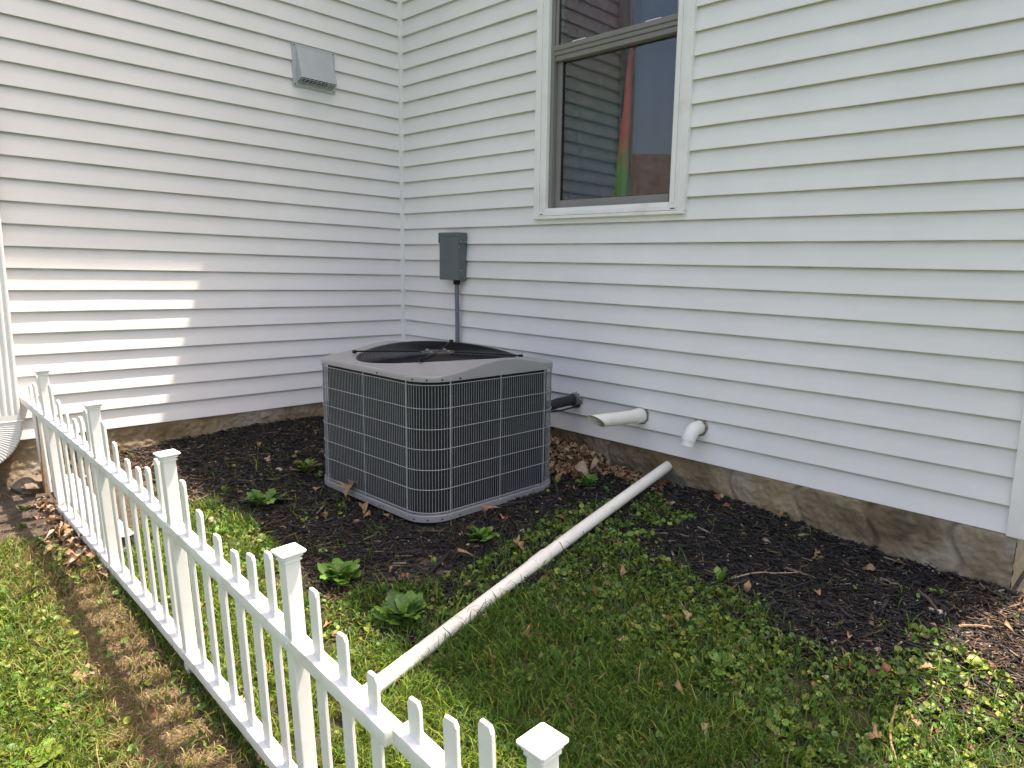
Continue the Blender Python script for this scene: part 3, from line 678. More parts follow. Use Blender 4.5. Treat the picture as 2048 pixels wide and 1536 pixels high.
ex_ = empty("downspout_extension", (6.5, -20.15, -2.6), "white gutter extension lying on the ground along the inner side of the fence", "gutter extension")
bm = bmesh.new(); fr_ = []
for i in range(9):
    x = 2.4 + i * 1.05; z = float(gz(x, -20.15)) + 0.42 + .03 * math.sin(i)
    fr_.append(((x, -20.15 + .04 * i * .3, z), (0, 0, 1), (0, 1, 0), 1.0))
rgs = sweep_profile(bm, spout_profile(.28, .40, .03, 3), fr_); bm.faces.new(rgs[0])
o = bm_obj("channel", bm, M['spout'], ex_); o.modifiers.new("thick", 'SOLIDIFY').thickness = 0.0012

# wooden stake behind the fence end
st = empty("wooden_stake", (2.2, -20.85, -2.3), "weathered wooden stake behind the far end of the picket fence", "stake")
bm = bmesh.new(); mt_ = Matrix.Translation((1.95, -20.8, -2.6)) @ Matrix.Rotation(math.radians(-3), 4, 'Y')
bx(bm, -.22, .22, -.11, .11, 0, 4.35, .02, 1, mt_); bm_obj("post", bm, M['wood'], st)

# ------------------------------------------------------------------ condenser
a = AC; ac = empty("air_conditioner", ((a['x0'] + a['x1']) / 2, (a['y0'] + a['y1']) / 2, -1.66), "grey outdoor air conditioning condenser with wire guard and black fan grille on top", "air conditioner")
YAW = Matrix.Translation((a['x1'], a['y0'], 0)) @ Matrix.Rotation(0.022, 4, 'Z') @ Matrix.Translation((-a['x1'], -a['y0'], 0))
CX, CY = (a['x0'] + a['x1']) / 2, (a['y0'] + a['y1']) / 2; HX, HY = (a['x1'] - a['x0']) / 2, (a['y1'] - a['y0']) / 2; RHO = 1.2
def rrect(inset, step=None, nseg=10):
    """closed loop of points round the cabinet; inset>0 moves inwards"""
    hx, hy, r = HX - inset, HY - inset, max(0.05, RHO - inset); P = []
    for (sx, sy, a0) in ((1, -1, -90), (1, 1, 0), (-1, 1, 90), (-1, -1, 180)):
        for i in range(nseg + 1):
            an = math.radians(a0 + 90 * i / nseg); P.append(Vector((CX + sx * (hx - r) + r * math.cos(an), CY + sy * (hy - r) + r * math.sin(an), 0)))
    if step is None: return P
    L = [0]; Q = P + [P[0]]
    for i in range(len(P)): L.append(L[-1] + (Q[i + 1] - Q[i]).length)
    n = int(round(L[-1] / step)); out = []
    j = 0
    for k in range(n):
        d = L[-1] * k / n
        while L[j + 1] < d: j += 1
        out.append(Q[j].lerp(Q[j + 1], (d - L[j]) / max(1e-9, L[j + 1] - L[j])))
    return out
def acobj(name, bm, mat, smooth=True):
    bmesh.ops.transform(bm, matrix=YAW, verts=bm.verts); return bm_obj(name, bm, mat, ac, smooth=smooth)
def ring_strip(bm, levels):
    rings = [[bm.verts.new((p.x, p.y, z)) for p in rrect(ins)] for (ins, z) in levels]; n = len(rings[0])
    for i in range(len(rings) - 1):
        for k in range(n): bm.faces.new((rings[i][k], rings[i][(k + 1) % n], rings[i + 1][(k + 1) % n], rings[i + 1][k]))
    return rings
bm = bmesh.new(); r_ = ring_strip(bm, [(.2, -1.63), (-.03, -1.63), (-.07, -1.60), (-.07, -1.36), (-.04, -1.33), (.3, -1.33)]); bm.faces.new(r_[0][::-1]); bm.faces.new(r_[-1]); acobj("base_pan", bm, M['cap'])
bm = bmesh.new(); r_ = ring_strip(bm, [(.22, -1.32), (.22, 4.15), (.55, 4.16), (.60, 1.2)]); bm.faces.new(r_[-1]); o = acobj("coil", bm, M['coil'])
# wire guard
bm = bmesh.new()
for p in rrect(.0, .125):
    n = 4
    tube(bm, [(p.x, p.y, -1.28), (p.x, p.y, 4.0)], .0135, 4, False)
o = acobj("wire_guard", bm, M['wire']); o['kind'] = 'stuff'
for z in (4.0, 3.06, 2.22, 1.40, 0.56, -0.26, -1.22):
    bm = bmesh.new(); P = rrect(-.03, None, 8); P = [(p.x, p.y, z) for p in P]; P.append(P[0]); tube(bm, P, .0165, 6, False)
    acobj("guard_ring", bm, M['rod'])
c_pts = []
hx, hy = HX + .04, HY + .04
for y in (-(HY - RHO), 0, HY - RHO): c_pts += [(CX + hx, CY + y), (CX - hx, CY + y)]
for x in (-(HX - RHO), 0, HX - RHO): c_pts += [(CX + x, CY - hy), (CX + x, CY + hy)]
for (x, y) in c_pts:
    bm = bmesh.new(); tube(bm, [(x, y, -1.42), (x, y, 4.22)], .023, 6); acobj("guard_rod", bm, M['rod'])
    for z in (-1.42, 4.22):
        bm = bmesh.new(); dx = .05 if abs(x - CX) > HX else 0; dy = .05 if abs(y - CY) > HY else 0
        dx = math.copysign(dx, x - CX); dy = math.copysign(dy, y - CY)
        tube(bm, [(x - dx, y - dy, z), (x + dx * .8, y + dy * .8, z)], .055, 8); acobj("screw", bm, M['rod'])
# top cap
def sm(t): t = max(0, min(1, t)); return t * t * (3 - 2 * t)
def vault(x, y):
    yy = y - a['y0']; t = 1 - abs(yy - 4.15) / 3.2
    z = 4.36 + 0.42 * sm(t) + 0.05 * sm((yy - .75) / .25)
    return z
RO = 3.62
def saddle(r, an): return 4.645 + 0.155 * (r / RO) ** 2 * math.cos(2 * (an + math.radians(22))) + .05 * (r / RO) * math.sin(an)
bm = bmesh.new(); outer = rrect(-.10, None, 10); n = 144
# resample the outer loop by angle
def ray_rr(an, inset):
    hx, hy, r = HX - inset, HY - inset, RHO - inset; c, s = math.cos(an), math.sin(an)
    lo_, hi_ = 0, 12
    for _ in range(40):
        mid = (lo_ + hi_) / 2; x, y = abs(c * mid), abs(s * mid)
        qx, qy = x - (hx - r), y - (hy - r)
        sd = math.hypot(max(qx, 0), max(qy, 0)) + min(max(qx, qy), 0) - r
        if sd < 0: lo_ = mid
        else: hi_ = mid
    return c * lo_, s * lo_
rows = []
specs = [('w', -.03, 4.12), ('w', -.06, 4.125), ('t', -.06, -.12), ('t', -.045, -.05), ('t', 0.0, -.012)] + [('b', u, 0) for u in (0.0, .06, .12, .2, .3, .42, .55, .7, .82, .92, .97, 1.0)] + [('h', 0, -.12), ('h', -.02, -.9)]
for s_ in specs:
    row = []
    for i in range(n):
        an = 2 * math.pi * i / n
        if s_[0] in 'wt':
            x, y = ray_rr(an, s_[1]); x += CX; y += CY; xo, yo = ray_rr(an, .1)
            z = s_[2] if s_[0] == 'w' else vault(CX + xo, CY + yo) + s_[2]
        elif s_[0] == 'b':
            xo, yo = ray_rr(an, .06); xi, yi = RO * math.cos(an), RO * math.sin(an); u = s_[1]
            x, y = CX + xo + (xi - xo) * u, CY + yo + (yi - yo) * u; z = vault(x, y) * (1 - sm(u)) + saddle(RO, an) * sm(u)
            if u >= .97: z -= .015 * (u - .96) * 50
        else:
            x, y = CX + (RO + s_[1]) * math.cos(an), CY + (RO + s_[1]) * math.sin(an); z = saddle(RO, an) + s_[2]
        row.append(bm.verts.new((x, y, z)))
    rows.append(row)
for i in range(len(rows) - 1):
    for k in range(n): bm.faces.new((rows[i][k], rows[i][(k + 1) % n], rows[i + 1][(k + 1) % n], rows[i + 1][k]))
acobj("top_cap", bm, M['cap'])
bm = bmesh.new()
for p in [rrect(-.105)[i] for i in (2, 5, 8)] + [Vector((a['x1'] + .105, a['y0'] + 1.65, 0)), Vector((a['x0'] + 5.4, a['y0'] - .105, 0))]:
    d_ = Vector((p.x - CX, p.y - CY, 0)).normalized(); d_ = Vector((1, 0, 0)) if p.x > a['x1'] else (Vector((0, -1, 0)) if p.y < a['y0'] else d_)
    for z in (4.22, -1.5): 
        q = Vector((p.x, p.y, z)) - d_ * (.02 if z > 0 else .05); tube(bm, [q, q + d_ * .03], .035, 8)
acobj("screw_hole", bm, M['black'])
# fan grille: rings follow the arched top
k_ = 0
for r in [3.60 - i * .1385 for i in range(21)]:
    bm = bmesh.new(); P = []
    for i in range(65):
        an = 2 * math.pi * i / 64; x, y = CX + r * math.cos(an), CY + r * math.sin(an); P.append((x, y, saddle(r, an) + .015))
    tube(bm, P, .0125, 5, False); acobj("grille_ring", bm, M['black'])
for an in (42, 132):
    bm = bmesh.new(); c, s = math.cos(math.radians(an)), math.sin(math.radians(an)); P = []
    for i in range(33):
        r = -3.85 + 7.7 * i / 32; x, y = CX + r * c, CY + r * s; P.append((x, y, saddle(abs(r), math.radians(an)) + .05))
    tube(bm, P, .038, 6); tube(bm, [Vector(P[0]) - Vector((0, 0, .08)), Vector(P[0]) + Vector((0, 0, .05))], .10, 8); tube(bm, [Vector(P[-1]) - Vector((0, 0, .08)), Vector(P[-1]) + Vector((0, 0, .05))], .10, 8)
    acobj("grille_bar", bm, M['black'])
bm = bmesh.new(); zc = 4.655 + .02; tube(bm, [(CX, CY, zc), (CX, CY, zc + .04)], .80, 32); acobj("motor_plate", bm, M['motor'])
for k in range(4):
    an = math.radians(20 + 90 * k); x, y = CX + .58 * math.cos(an), CY + .58 * math.sin(an)
    bm = bmesh.new(); tube(bm, [(x, y, zc + .06), (x, y, zc + .12)], .07, 8); acobj("bolt", bm, M['screw'])
bm = bmesh.new(); tube(bm, [(CX, CY, 2.6), (CX, CY, 4.45)], .75, 24); acobj("fan_motor", bm, M['black'])
for k in range(3):
    bm = bmesh.new(); a0 = math.radians(35 + 120 * k); V_ = []
    for i in range(9):
        for j in range(7):
            r = .7 + 2.6 * i / 8; an = a0 + (j / 6) * (.95 - .02 * i); V_.append(bm.verts.new((CX + r * math.cos(an), CY + r * math.sin(an), 3.6 + .55 * (j / 6) + .08 * math.sin(j / 6 * 3.1))))
    for i in range(8):
        for j in range(6): bm.faces.new((V_[i * 7 + j], V_[(i + 1) * 7 + j], V_[(i + 1) * 7 + j + 1], V_[i * 7 + j + 1]))
    o = acobj("fan_blade", bm, M['coil']); o.modifiers.new("thick", 'SOLIDIFY').thickness = 0.002

# ------------------------------------------------------------------ picket fence
fence = empty("picket_fence", (16, -21, -3.4), "white vinyl picket fence with square capped posts in the foreground", "fence")
LEAN = 0.045
FY = -21.0
prof = [(0.05, 2.12), (12.44, 1.62), (19.9, 1.30), (22.4, 1.02), (27.0, 0.64), (30.80, 0.30)]
prof5 = [(31.02, 0.50), (32.2, 0.37), (34.67, 0.13), (38.2, -0.22)]
def rz_(x, P=None):
    P = P or (prof if x < 30.9 else prof5)
    for (x0, z0), (x1, z1) in zip(P[:-1], P[1:]):
        if x <= x1: return z0 + (z1 - z0) * (x - x0) / (x1 - x0)
    return z0 + (z1 - z0) * (x - x0) / (x1 - x0)
def fmtx(x, z):    # local frame of the leaning fence at (x, rail top z)
    return Matrix.Translation((x, FY, z)) @ Matrix.Rotation(LEAN, 4, 'X')
def rail(x0, x1, drop, name="rail", h=.34):
    z0, z1 = rz_(x0) - drop, rz_(x1) - drop; L = math.hypot(x1 - x0, z1 - z0)
    y = FY + drop * math.tan(LEAN)
    bm = bmesh.new(); mt_ = Matrix.Translation((x0, y, z0)) @ Matrix.Rotation(-math.atan2(z1 - z0, x1 - x0), 4, 'Y') @ Matrix.Rotation(LEAN, 4, 'X')
    bx(bm, 0, L, -.19, .19, -h, 0, .035, 2, mt_); return bm_obj(name, bm, M['fence'], fence, (x0, y, z0), smooth=True)
seams = [0.05, 8.85, 16.35, 23.5, 30.80]
for i in range(4):
    rail(seams[i] + (.004 if i else 0), seams[i + 1] - .004, 0)
    rail(max(seams[i], 4.85) + .004, seams[i + 1] - .004, 3.95)
rail(31.04, 38.2, 0); rail(31.04, 38.2, 3.95)
def proto_mesh(name, bm):
    bmesh.ops.scale(bm, vec=(S, S, S), verts=bm.verts); bmesh.ops.recalc_face_normals(bm, faces=bm.faces)
    me = bpy.data.meshes.new(name); bm.to_mesh(me); bm.free(); me.materials.append(M['fence']); return me
def picket_mesh(h):
    bm = bmesh.new(); w_ = .175; t_ = .04; c = .11
    prof_ = [(-w_, -3.97), (w_, -3.97), (w_, h - c), (w_ - c * .55, h), (-w_ + c * .55, h), (-w_, h - c)]
    A_ = [bm.verts.new((x, -t_, z)) for x, z in prof_]; B_ = [bm.verts.new((x, t_, z)) for x, z in prof_]
    f1 = bm.faces.new(A_); f2 = bm.faces.new(B_[::-1]); n = len(prof_)
    for i in range(n): bm.faces.new((A_[i], B_[i], B_[(i + 1) % n], A_[(i + 1) % n]))
    es = [e for e in bm.edges if abs(e.verts[0].co.y - e.verts[1].co.y) < 1e-6]
    bmesh.ops.bevel(bm, geom=es, offset=.012, segments=1, affect='EDGES')
    return proto_mesh("picket", bm)
pm = {'t': picket_mesh(1.52), 'm': picket_mesh(1.05), 's': picket_mesh(.78)}
def place(name, me, x, mat4):
    o = bpy.data.objects.new(name, me); col.objects.link(o); o.parent = fence
    loc, rot, _ = mat4.decompose(); o.location = loc * S - fence.location; o.rotation_euler = rot.to_euler(); return o
for kind, xs in (('s', (1.71, 8.27, 9.40, 15.78, 16.86, 22.96, 23.99, 30.17, 31.53, 37.7)), ('m', (2.80, 7.11, 10.40, 14.56, 17.83, 21.89, 25.0, 29.13, 32.55, 36.7)),
                 ('t', (3.80, 6.0, 11.36, 13.50, 18.80, 20.84, 26.01, 28.05, 33.45, 35.5))):
    for x in xs: place("picket", pm[kind], x, fmtx(x + random.uniform(-.02, .02), rz_(x) + random.uniform(-.015, .015)) @ Matrix.Rotation(random.uniform(-.006, .006), 4, 'Y') @ Matrix.Rotation(random.uniform(-.05, .05), 4, 'Z'))
bm = bmesh.new(); bx(bm, -.165, .165, -.165, .165, -4.75, 1.86, .025, 2); post_me = proto_mesh("post", bm)
def cap_mesh():
    bm = bmesh.new(); lv = [(.17, 1.755), (.205, 1.765), (.205, 1.79), (.175, 1.81), (.19, 1.84), (.225, 1.855), (.225, 1.88), (.20, 1.895), (.255, 1.915), (.275, 1.935), (.275, 1.965), (.265, 1.98), (.24, 1.985), (.03, 2.03)]
    rings = []
    for (r, z) in lv:
        c = min(.03, r * .2); P = []
        for (sx, sy) in ((1, -1), (1, 1), (-1, 1), (-1, -1)):
            a1 = (sx * (r - c), sy * r); a2 = (sx * r, sy * (r - c)); P += [a1, a2] if sx * sy < 0 else [a2, a1]
        rings.append([bm.verts.new((x, y, z)) for x, y in P])
    for i in range(len(rings) - 1):
        for k in range(8): bm.faces.new((rings[i][k], rings[i][(k + 1) % 8], rings[i + 1][(k + 1) % 8], rings[i + 1][k]))
    bm.faces.new(rings[-1]); bm.faces.new(rings[0][::-1]); return proto_mesh("post_cap", bm)
cap_me = cap_mesh()
bm = bmesh.new(); tube(bm, [(0, -.185, -.17), (0, -.215, -.17)], .04, 10); tube(bm, [(0, -.185, -4.12), (0, -.225, -4.12)], .05, 10); bolt_me = proto_mesh("bolt", bm)
for x in (4.92, 12.46, 19.8, 27.05, 34.67):
    p_ = place("post", post_me, x, fmtx(x, rz_(x)))
    for nm, me_ in (("post_cap", cap_me), ("bolt", bolt_me)):
        c_ = bpy.data.objects.new(nm, me_); col.objects.link(c_); c_.parent = p_; c_.location = (-.06 * S if nm == "bolt" else 0, 0, 0)

# ------------------------------------------------------------------ bark mulch, litter, ground cover, grass (uncountable)
def off_pipe(x, y):
    t = np.clip((.15 - y) / 18.8, 0, 1.14); return (np.abs(x - (22.13 + 2.7 * t)) > .30) | (y < -21.3) | (rng.random(len(x)) < .04)
def scatter(n, x0, x1, y0, y1, keep):
    x = rng.uniform(x0, x1, n); y = rng.uniform(y0, y1, n); k = keep(x, y); k &= off_pipe(x, y); k &= ~inhouse(x, y) & ~under_ac(x, y); return x[k], y[k]
def rnd_frames(n, tilt):
    az = rng.uniform(0, 2 * np.pi, n); tl = rng.normal(0, tilt, n); rl = rng.normal(0, tilt * 1.5, n)
    ex = np.c_[np.cos(az) * np.cos(tl), np.sin(az) * np.cos(tl), np.sin(tl)]
    side = np.c_[-np.sin(az), np.cos(az), np.zeros(n)]; up = np.cross(ex, side)
    ey = side * np.cos(rl)[:, None] + up * np.sin(rl)[:, None]; ez = np.cross(ex, ey); return ex, ey, ez
def shards(name, x, y, L, W, H, tint, tilt, lift, label, cat, mat, dense_key=None):
    n = len(x); ex, ey, ez = rnd_frames(n, tilt)
    c = np.c_[x, y, gsurf(x, y) + lift]
    tp = rng.uniform(.3, .9, n); tp2 = rng.uniform(.3, .9, n); off = rng.normal(0, .12, n)
    V = np.zeros((n, 8, 3)); i = 0
    for sx, tpx in ((-1, tp), (1, tp2)):
        for sy in (-1, 1):
            for sz in (-1, 1):
                V[:, i] = c + ex * (sx * L / 2)[:, None] + ey * (sy * W / 2 * tpx + off * L * (.5 if sx > 0 else -.2))[:, None] + ez * (sz * H / 2 * tpx)[:, None]; i += 1
    fq = np.array([(0, 1, 3, 2), (4, 6, 7, 5), (0, 4, 5, 1), (2, 3, 7, 6), (0, 2, 6, 4), (1, 5, 7, 3)])
    Qd = (np.arange(n)[:, None, None] * 8 + fq[None]).reshape(-1, 4)
    o = bulk(name, V.reshape(-1, 3), Qd, None, mat, np.repeat(tint, 8, 0)); tag(o, label, cat, kind='stuff'); return o
def bedfn(x, y): return inpoly(x, y, PG['bed']) & ~((inpoly(x, y, PG['soilL'])) & (rng.random(len(x)) < .6)) & ~(inpoly(x, y, PG['dirt']) & (rng.random(len(x)) < .75))
x, y = scatter(92000, 0, 39, -17.8, 0.1, bedfn); n = len(x)
u = rng.random(n); edge = np.clip((-14.5 - y) / 2, 0, 1) + np.clip((x - 35.2) / 1.5, 0, 1) + 0.10
base = np.array([0.0155, 0.0145, 0.0145]) * rng.uniform(.45, 1.9, n)[:, None]
brown = np.array([0.115, 0.068, 0.040]) * rng.uniform(.4, 1.5, n)[:, None]
tan = np.array([0.26, 0.20, 0.14]) * rng.uniform(.5, 1.2, n)[:, None]
tint = np.where((u < .03 + .45 * (edge - .10))[:, None], brown, base); tint = np.where((u > .985 - .05 * edge)[:, None], tan, tint)
shards("bark_mulch", x, y, rng.gamma(2.2, .13, n) + .05, rng.gamma(3, .017, n) + .012, rng.gamma(3, .008, n) + .01, tint, .22, rng.uniform(-.03, .10, n),
       "black shredded bark mulch covering the bed round the cooling unit", "mulch", M['chips'])
x, y = scatter(5200, 0, 39, -17.0, -.2, lambda x, y: inpoly(x, y, PG['bed'])); n = len(x); u = rng.random(n)
tint = np.where((u < .10)[:, None], np.array([0.10, 0.07, 0.05]), np.array([0.022, 0.020, 0.020])) * rng.uniform(.5, 1.7, n)[:, None]
tint = np.where((u > .985)[:, None], np.array([0.22, 0.20, 0.17]), tint)
shards("bark_shreds", x, y, rng.gamma(4, .12, n) + .15, rng.gamma(4, .016, n) + .02, rng.gamma(3, .012, n) + .015, tint, .16, rng.uniform(.03, .14, n),
       "longer torn strips of dark bark lying on top of the black mulch", "mulch", M['chips'])
# straw and twigs: over the bed and thick along the outer foot of the fence
def strawfn(x, y):
    fr = fbm(x, y, .6, 31)
    strip = (y < -21.1) & (y > -23.4 + .8 * (fr - .5)) & (x > 8); bed = inpoly(x, y, PG['bed'])
    other = (y < -17) & ~strip
    p = np.where(strip, 1.0 * (fr > .2), np.where(bed, .05, np.where(other, .10, .05))); return rng.random(len(x)) < p
x, y = scatter(230000, 0, 41, -29, 0, strawfn); n = len(x)
tint = np.array([0.38, 0.28, 0.155]) * rng.uniform(.55, 1.1, n)[:, None] * np.where(inpoly(x, y, PG['bed']), 1, .9)[:, None]
shards("dry_thatch", x, y, rng.gamma(3, .10, n) + .06, np.full(n, .017), np.full(n, .009), tint, .22, rng.uniform(-.02, .07, n),
       "straw coloured dead grass lying along the foot of the fence", "dry grass", M['litter'])
# grass
def grass_p(x, y):
    bed = inpoly(x, y, PG['bed']); soil = inpoly(x, y, PG['soilL']); cB = inpoly(x, y, PG['cB']); cD = inpoly(x, y, PG['cD']); cE = inpoly(x, y, PG['cE'])
    fr = fbm(x, y, .55, 41); fr2 = fbm(x, y, 1.6, 47)
    strip = (y < -21.1) & (y > -22.85 + 1.0 * (fr2 - .5)) & (x > 8)
    p = np.where(y > -19.5, 1.0, np.where(y > -21.1, .5, .9)) * np.clip((fr2 - .18) * 3.2, .12, 1)
    p = np.where(cB, .22, p); p = np.where(cD, .45 * (fr2 > .4), p); p = np.where(cE, .55, p)
    p = np.where(strip & (x + 9 * (fr2 - .5) > 12.5), .10 + .22 * (fbm(x, y, 2.6, 93) > .52), p)
    p = np.where(soil, .02, p); p = np.where(bed, np.where(fbm(x, y, .9, 77) > .66, .05, .004), p)
    p = np.where(bed & (cB | inpoly(x, y, PG['cA'])), .10, p)
    p = np.where(bed & inpoly(x, y, PG['cA']) & (y < -13.5), .30 * (fr2 > .4), p)
    p = np.where(bed & (x > 8.5) & (x < 11.5) & (y < -16), .2, p)
    return p
def grassfn(x, y): return rng.random(len(x)) < grass_p(x, y)
def blades(x, y, h, wid, tint, lean):
    n = len(x); az = rng.uniform(0, 2 * np.pi, n); la = rng.uniform(0, 2 * np.pi, n)
    side = np.c_[np.cos(az), np.sin(az), np.zeros(n)] * (wid / 2)[:, None]; ld = np.c_[np.cos(la), np.sin(la), np.zeros(n)]
    c = np.c_[x, y, gsurf(x, y) - .03]
    m1 = c + ld * (h * lean * .22)[:, None] + np.array([0, 0, 1]) * (h * .5)[:, None]
    m2 = c + ld * (h * lean * .62)[:, None] + np.array([0, 0, 1]) * (h * .82)[:, None]
    tip = c + ld * (h * lean * 1.15)[:, None] + np.array([0, 0, 1]) * (h * (1 - .25 * lean))[:, None]
    V = np.stack([c - side, c + side, m1 - side * .9, m1 + side * .9, m2 - side * .6, m2 + side * .6, tip], 1)
    b = np.arange(n)[:, None] * 7
    Qd = np.concatenate([b + np.array([0, 1, 3, 2]), b + np.array([2, 3, 5, 4])]); Tr = b + np.array([4, 5, 6])
    return V.reshape(-1, 3), Qd, Tr, np.repeat(tint, 7, 0)
def merge(parts):
    Vs = []; Qs = []; Ts = []; C_ = []; o_ = 0
    for V, Qd, Tr, tt in parts: Vs.append(V); Qs.append(Qd + o_); Ts.append(Tr + o_); C_.append(tt); o_ += len(V)
    return np.concatenate(Vs), np.concatenate(Qs), np.concatenate(Ts), np.concatenate(C_)
parts = []
for (cnt, bx_) in ((250000, (6, 40.5, -26, -7)), (70000, (2, 44, -34, -26)), (60000, (0, 40, -17, 0))):
    x, y = scatter(cnt, *bx_, grassfn)
    if bx_[2] == -17:
        k = inpoly(x, y, PG['bed']) & ~((x > 6) & (y < -7)); x, y = x[k], y[k]
    n = len(x); u = rng.random(n); inb = inpoly(x, y, PG['bed']); out_ = (y < -21.2)
    g1 = np.array([0.060, 0.135, 0.018]) * rng.uniform(.6, 1.5, n)[:, None]; g2 = np.array([0.19, 0.25, 0.03]) * rng.uniform(.6, 1.3, n)[:, None]; g3 = np.array([0.33, 0.25, 0.11]) * rng.uniform(.5, 1.2, n)[:, None]
    pp = np.where(out_, .50, np.where(y < -16.8, .50, .16)); tint = np.where((u < pp)[:, None], g2, g1)  # more yellow-green past the eave shadow: sunlight put into blade colour
    dryp = np.where((y < -21.1) & (y > -22.9), .72, np.where((y < -22.8) & (y > -23.8), .35, np.where(out_, .07, .03))); tint = np.where((rng.random(n) < dryp)[:, None], g3, tint)
    h = rng.gamma(5, .062, n) + .10; h = np.where(inb, h * 1.2, h); h = np.where(out_, h * .85, h)
    parts.append(blades(x, y, h, rng.uniform(.018, .042, n), tint, rng.uniform(.2, 1.2, n)))
V, Qd, Tr, tt = merge(parts); o = bulk("grass", V, Qd, Tr, M['grass'], tt); tag(o, "short green lawn grass on both sides of the picket fence", "grass", kind='stuff')
# round leaved ground cover
def clov_p(x, y):
    fr = fbm(x, y, .7, 61); fr2 = fbm(x, y, 2.2, 67)
    cA = inpoly(x, y, PG['cA']); cB = inpoly(x, y, PG['cB']); cV = inpoly(x, y, PG['cV']); cD = inpoly(x, y, PG['cD']); cE = inpoly(x, y, PG['cE'])
    p = np.zeros(len(x)); lawn = (y < -8) & ~inpoly(x, y, PG['bed']) & ~inpoly(x, y, PG['soilL'])
    p = np.where(lawn, .05 + .22 * (fr2 > .52), p); p = np.where(inpoly(x, y, PG['bed']), .012 * (fr2 > .55), p)
    p = np.where(cA, .75 * (fr2 > .42), p); p = np.where(cB, .95 * (fr2 > .40), p); p = np.where(cV, .8, p); p = np.where(cD, .7 * (fr2 > .38), p); p = np.where(cE, .6 * (fr2 > .42), p)
    p = np.where((x > 25.5) & (x < 31.5) & (y > -6.6), 0.004, p)
    p = np.where((y < -21.1) & (y > -22.8 + (fr - .5)) & (x + 6 * (fr - .5) > 12.5), .05, p)
    return p
x, y = scatter(150000, 4, 41, -30, -.4, lambda x, y: rng.random(len(x)) < clov_p(x, y)); n = len(x)
def discs(x, y, R, lift, tint, tilt=.5, seg=8, cup=.25):
    n = len(x); ex, ey, ez = rnd_frames(n, tilt); c = np.c_[x, y, gsurf(x, y) + lift]
    ez = np.where(ez[:, 2:3] < 0, -ez, ez)
    V = np.zeros((n, seg + 1, 3)); V[:, 0] = c - ez * (R * cup)[:, None]
    for k in range(seg):
        an = 2 * np.pi * (k + .5) / seg; rr = R * (1.0 if k not in (0, seg - 1) else .80) * rng.uniform(.9, 1.08, n)
        V[:, k + 1] = c + ex * (rr * np.cos(an))[:, None] + ey * (rr * np.sin(an))[:, None] + ez * (R * .12 * (1 if k % 2 else -1))[:, None]
    b = np.arange(n)[:, None] * (seg + 1)
    Tr = np.concatenate([b + np.array([0, k + 1, (k + 1) % seg + 1]) for k in range(seg)])
    return V.reshape(-1, 3), np.zeros((0, 4), int), Tr, np.repeat(tint, seg + 1, 0)
u = rng.random(n)
tint = np.array([0.088, 0.170, 0.032]) * rng.uniform(.6, 1.45, n)[:, None]
tint = np.where((u < .28)[:, None], np.array([0.22, 0.27, 0.045]) * rng.uniform(.7, 1.2, n)[:, None], tint)
tint = np.where((u > .96)[:, None], np.array([0.20, 0.10, 0.045]) * rng.uniform(.6, 1.2, n)[:, None], tint)
V, Qd, Tr, tt = discs(x, y, rng.gamma(5, .0112, n) + .018, rng.uniform(.02, .24, n), tint)
o = bulk("ground_cover", V, Qd, Tr, M['clover'], tt); tag(o, "low round leaved weeds spreading along the drain pipe and the lawn edge", "ground cover", kind='stuff')
# gravel specks
x, y = scatter(1500, 2, 38, -16, 0, lambda x, y: inpoly(x, y, PG['bed'])); n = len(x)
shards("gravel_specks", x, y, rng.gamma(2, .02, n) + .03, rng.gamma(2, .015, n) + .025, rng.gamma(2, .01, n) + .02, np.array([0.42, 0.40, 0.37]) * rng.uniform(.4, 1.2, n)[:, None], .5, rng.uniform(.03, .1, n),
       "small pale gravel chips sprinkled over the mulch", "gravel", M['litter'])

# ------------------------------------------------------------------ leaves
def outline_leaf(pts, L, W, curl, seed):
    """leaf in local coords: stem at origin, along +x; pts = half outline (t, width)"""
    rnd = random.Random(seed); bm = bmesh.new(); mid = []; Lf = []; Rt = []
    for (t, w_) in pts:
        z = curl * L * (t * (1 - t)) * 1.6 - curl * .5 * L * t * t
        mid.append(bm.verts.new((t * L, 0, z)))
        zw = curl * W * 1.1 * (w_ ** 1.3) * rnd.uniform(.4, 1.5); Lf.append(bm.verts.new(((t + rnd.uniform(-.02, .05) * w_) * L, w_ * W * rnd.uniform(.85, 1.1), z + zw)))
        zw = curl * W * 1.1 * (w_ ** 1.3) * rnd.uniform(.2, 1.3); Rt.append(bm.verts.new(((t + rnd.uniform(-.02, .05) * w_) * L, -w_ * W * rnd.uniform(.85, 1.1), z + zw)))
    for i in range(len(pts) - 1):
        bm.faces.new((mid[i], mid[i + 1], Lf[i + 1], Lf[i])); bm.faces.new((mid[i], Rt[i], Rt[i + 1], mid[i + 1]))
    bmesh.ops.scale(bm, vec=(S, S, S), verts=bm.verts)
    me = bpy.data.meshes.new("leaf"); bm.to_mesh(me); bm.free(); me.shade_smooth(); return me
OAK = [(0, .02), (.12, .03), (.2, .28), (.27, .42), (.33, .16), (.42, .62), (.52, .95), (.57, .80), (.60, .26), (.68, .60), (.77, .72), (.80, .34), (.88, .34), (1, .03)]
ELM = [(0, .02), (.08, .3), (.2, .66), (.35, .92), (.5, 1.0), (.65, .85), (.8, .5), (.92, .2), (1, .02)]
LANCE = [(0, .1), (.15, .35), (.35, .8), (.55, 1.0), (.75, .8), (.9, .4), (1, .03)]
TOOTH = [(0, .08), (.12, .15), (.2, .42), (.24, .2), (.34, .60), (.39, .3), (.5, .82), (.56, .45), (.68, .98), (.74, .62), (.85, .70), (.93, .35), (1, .03)]
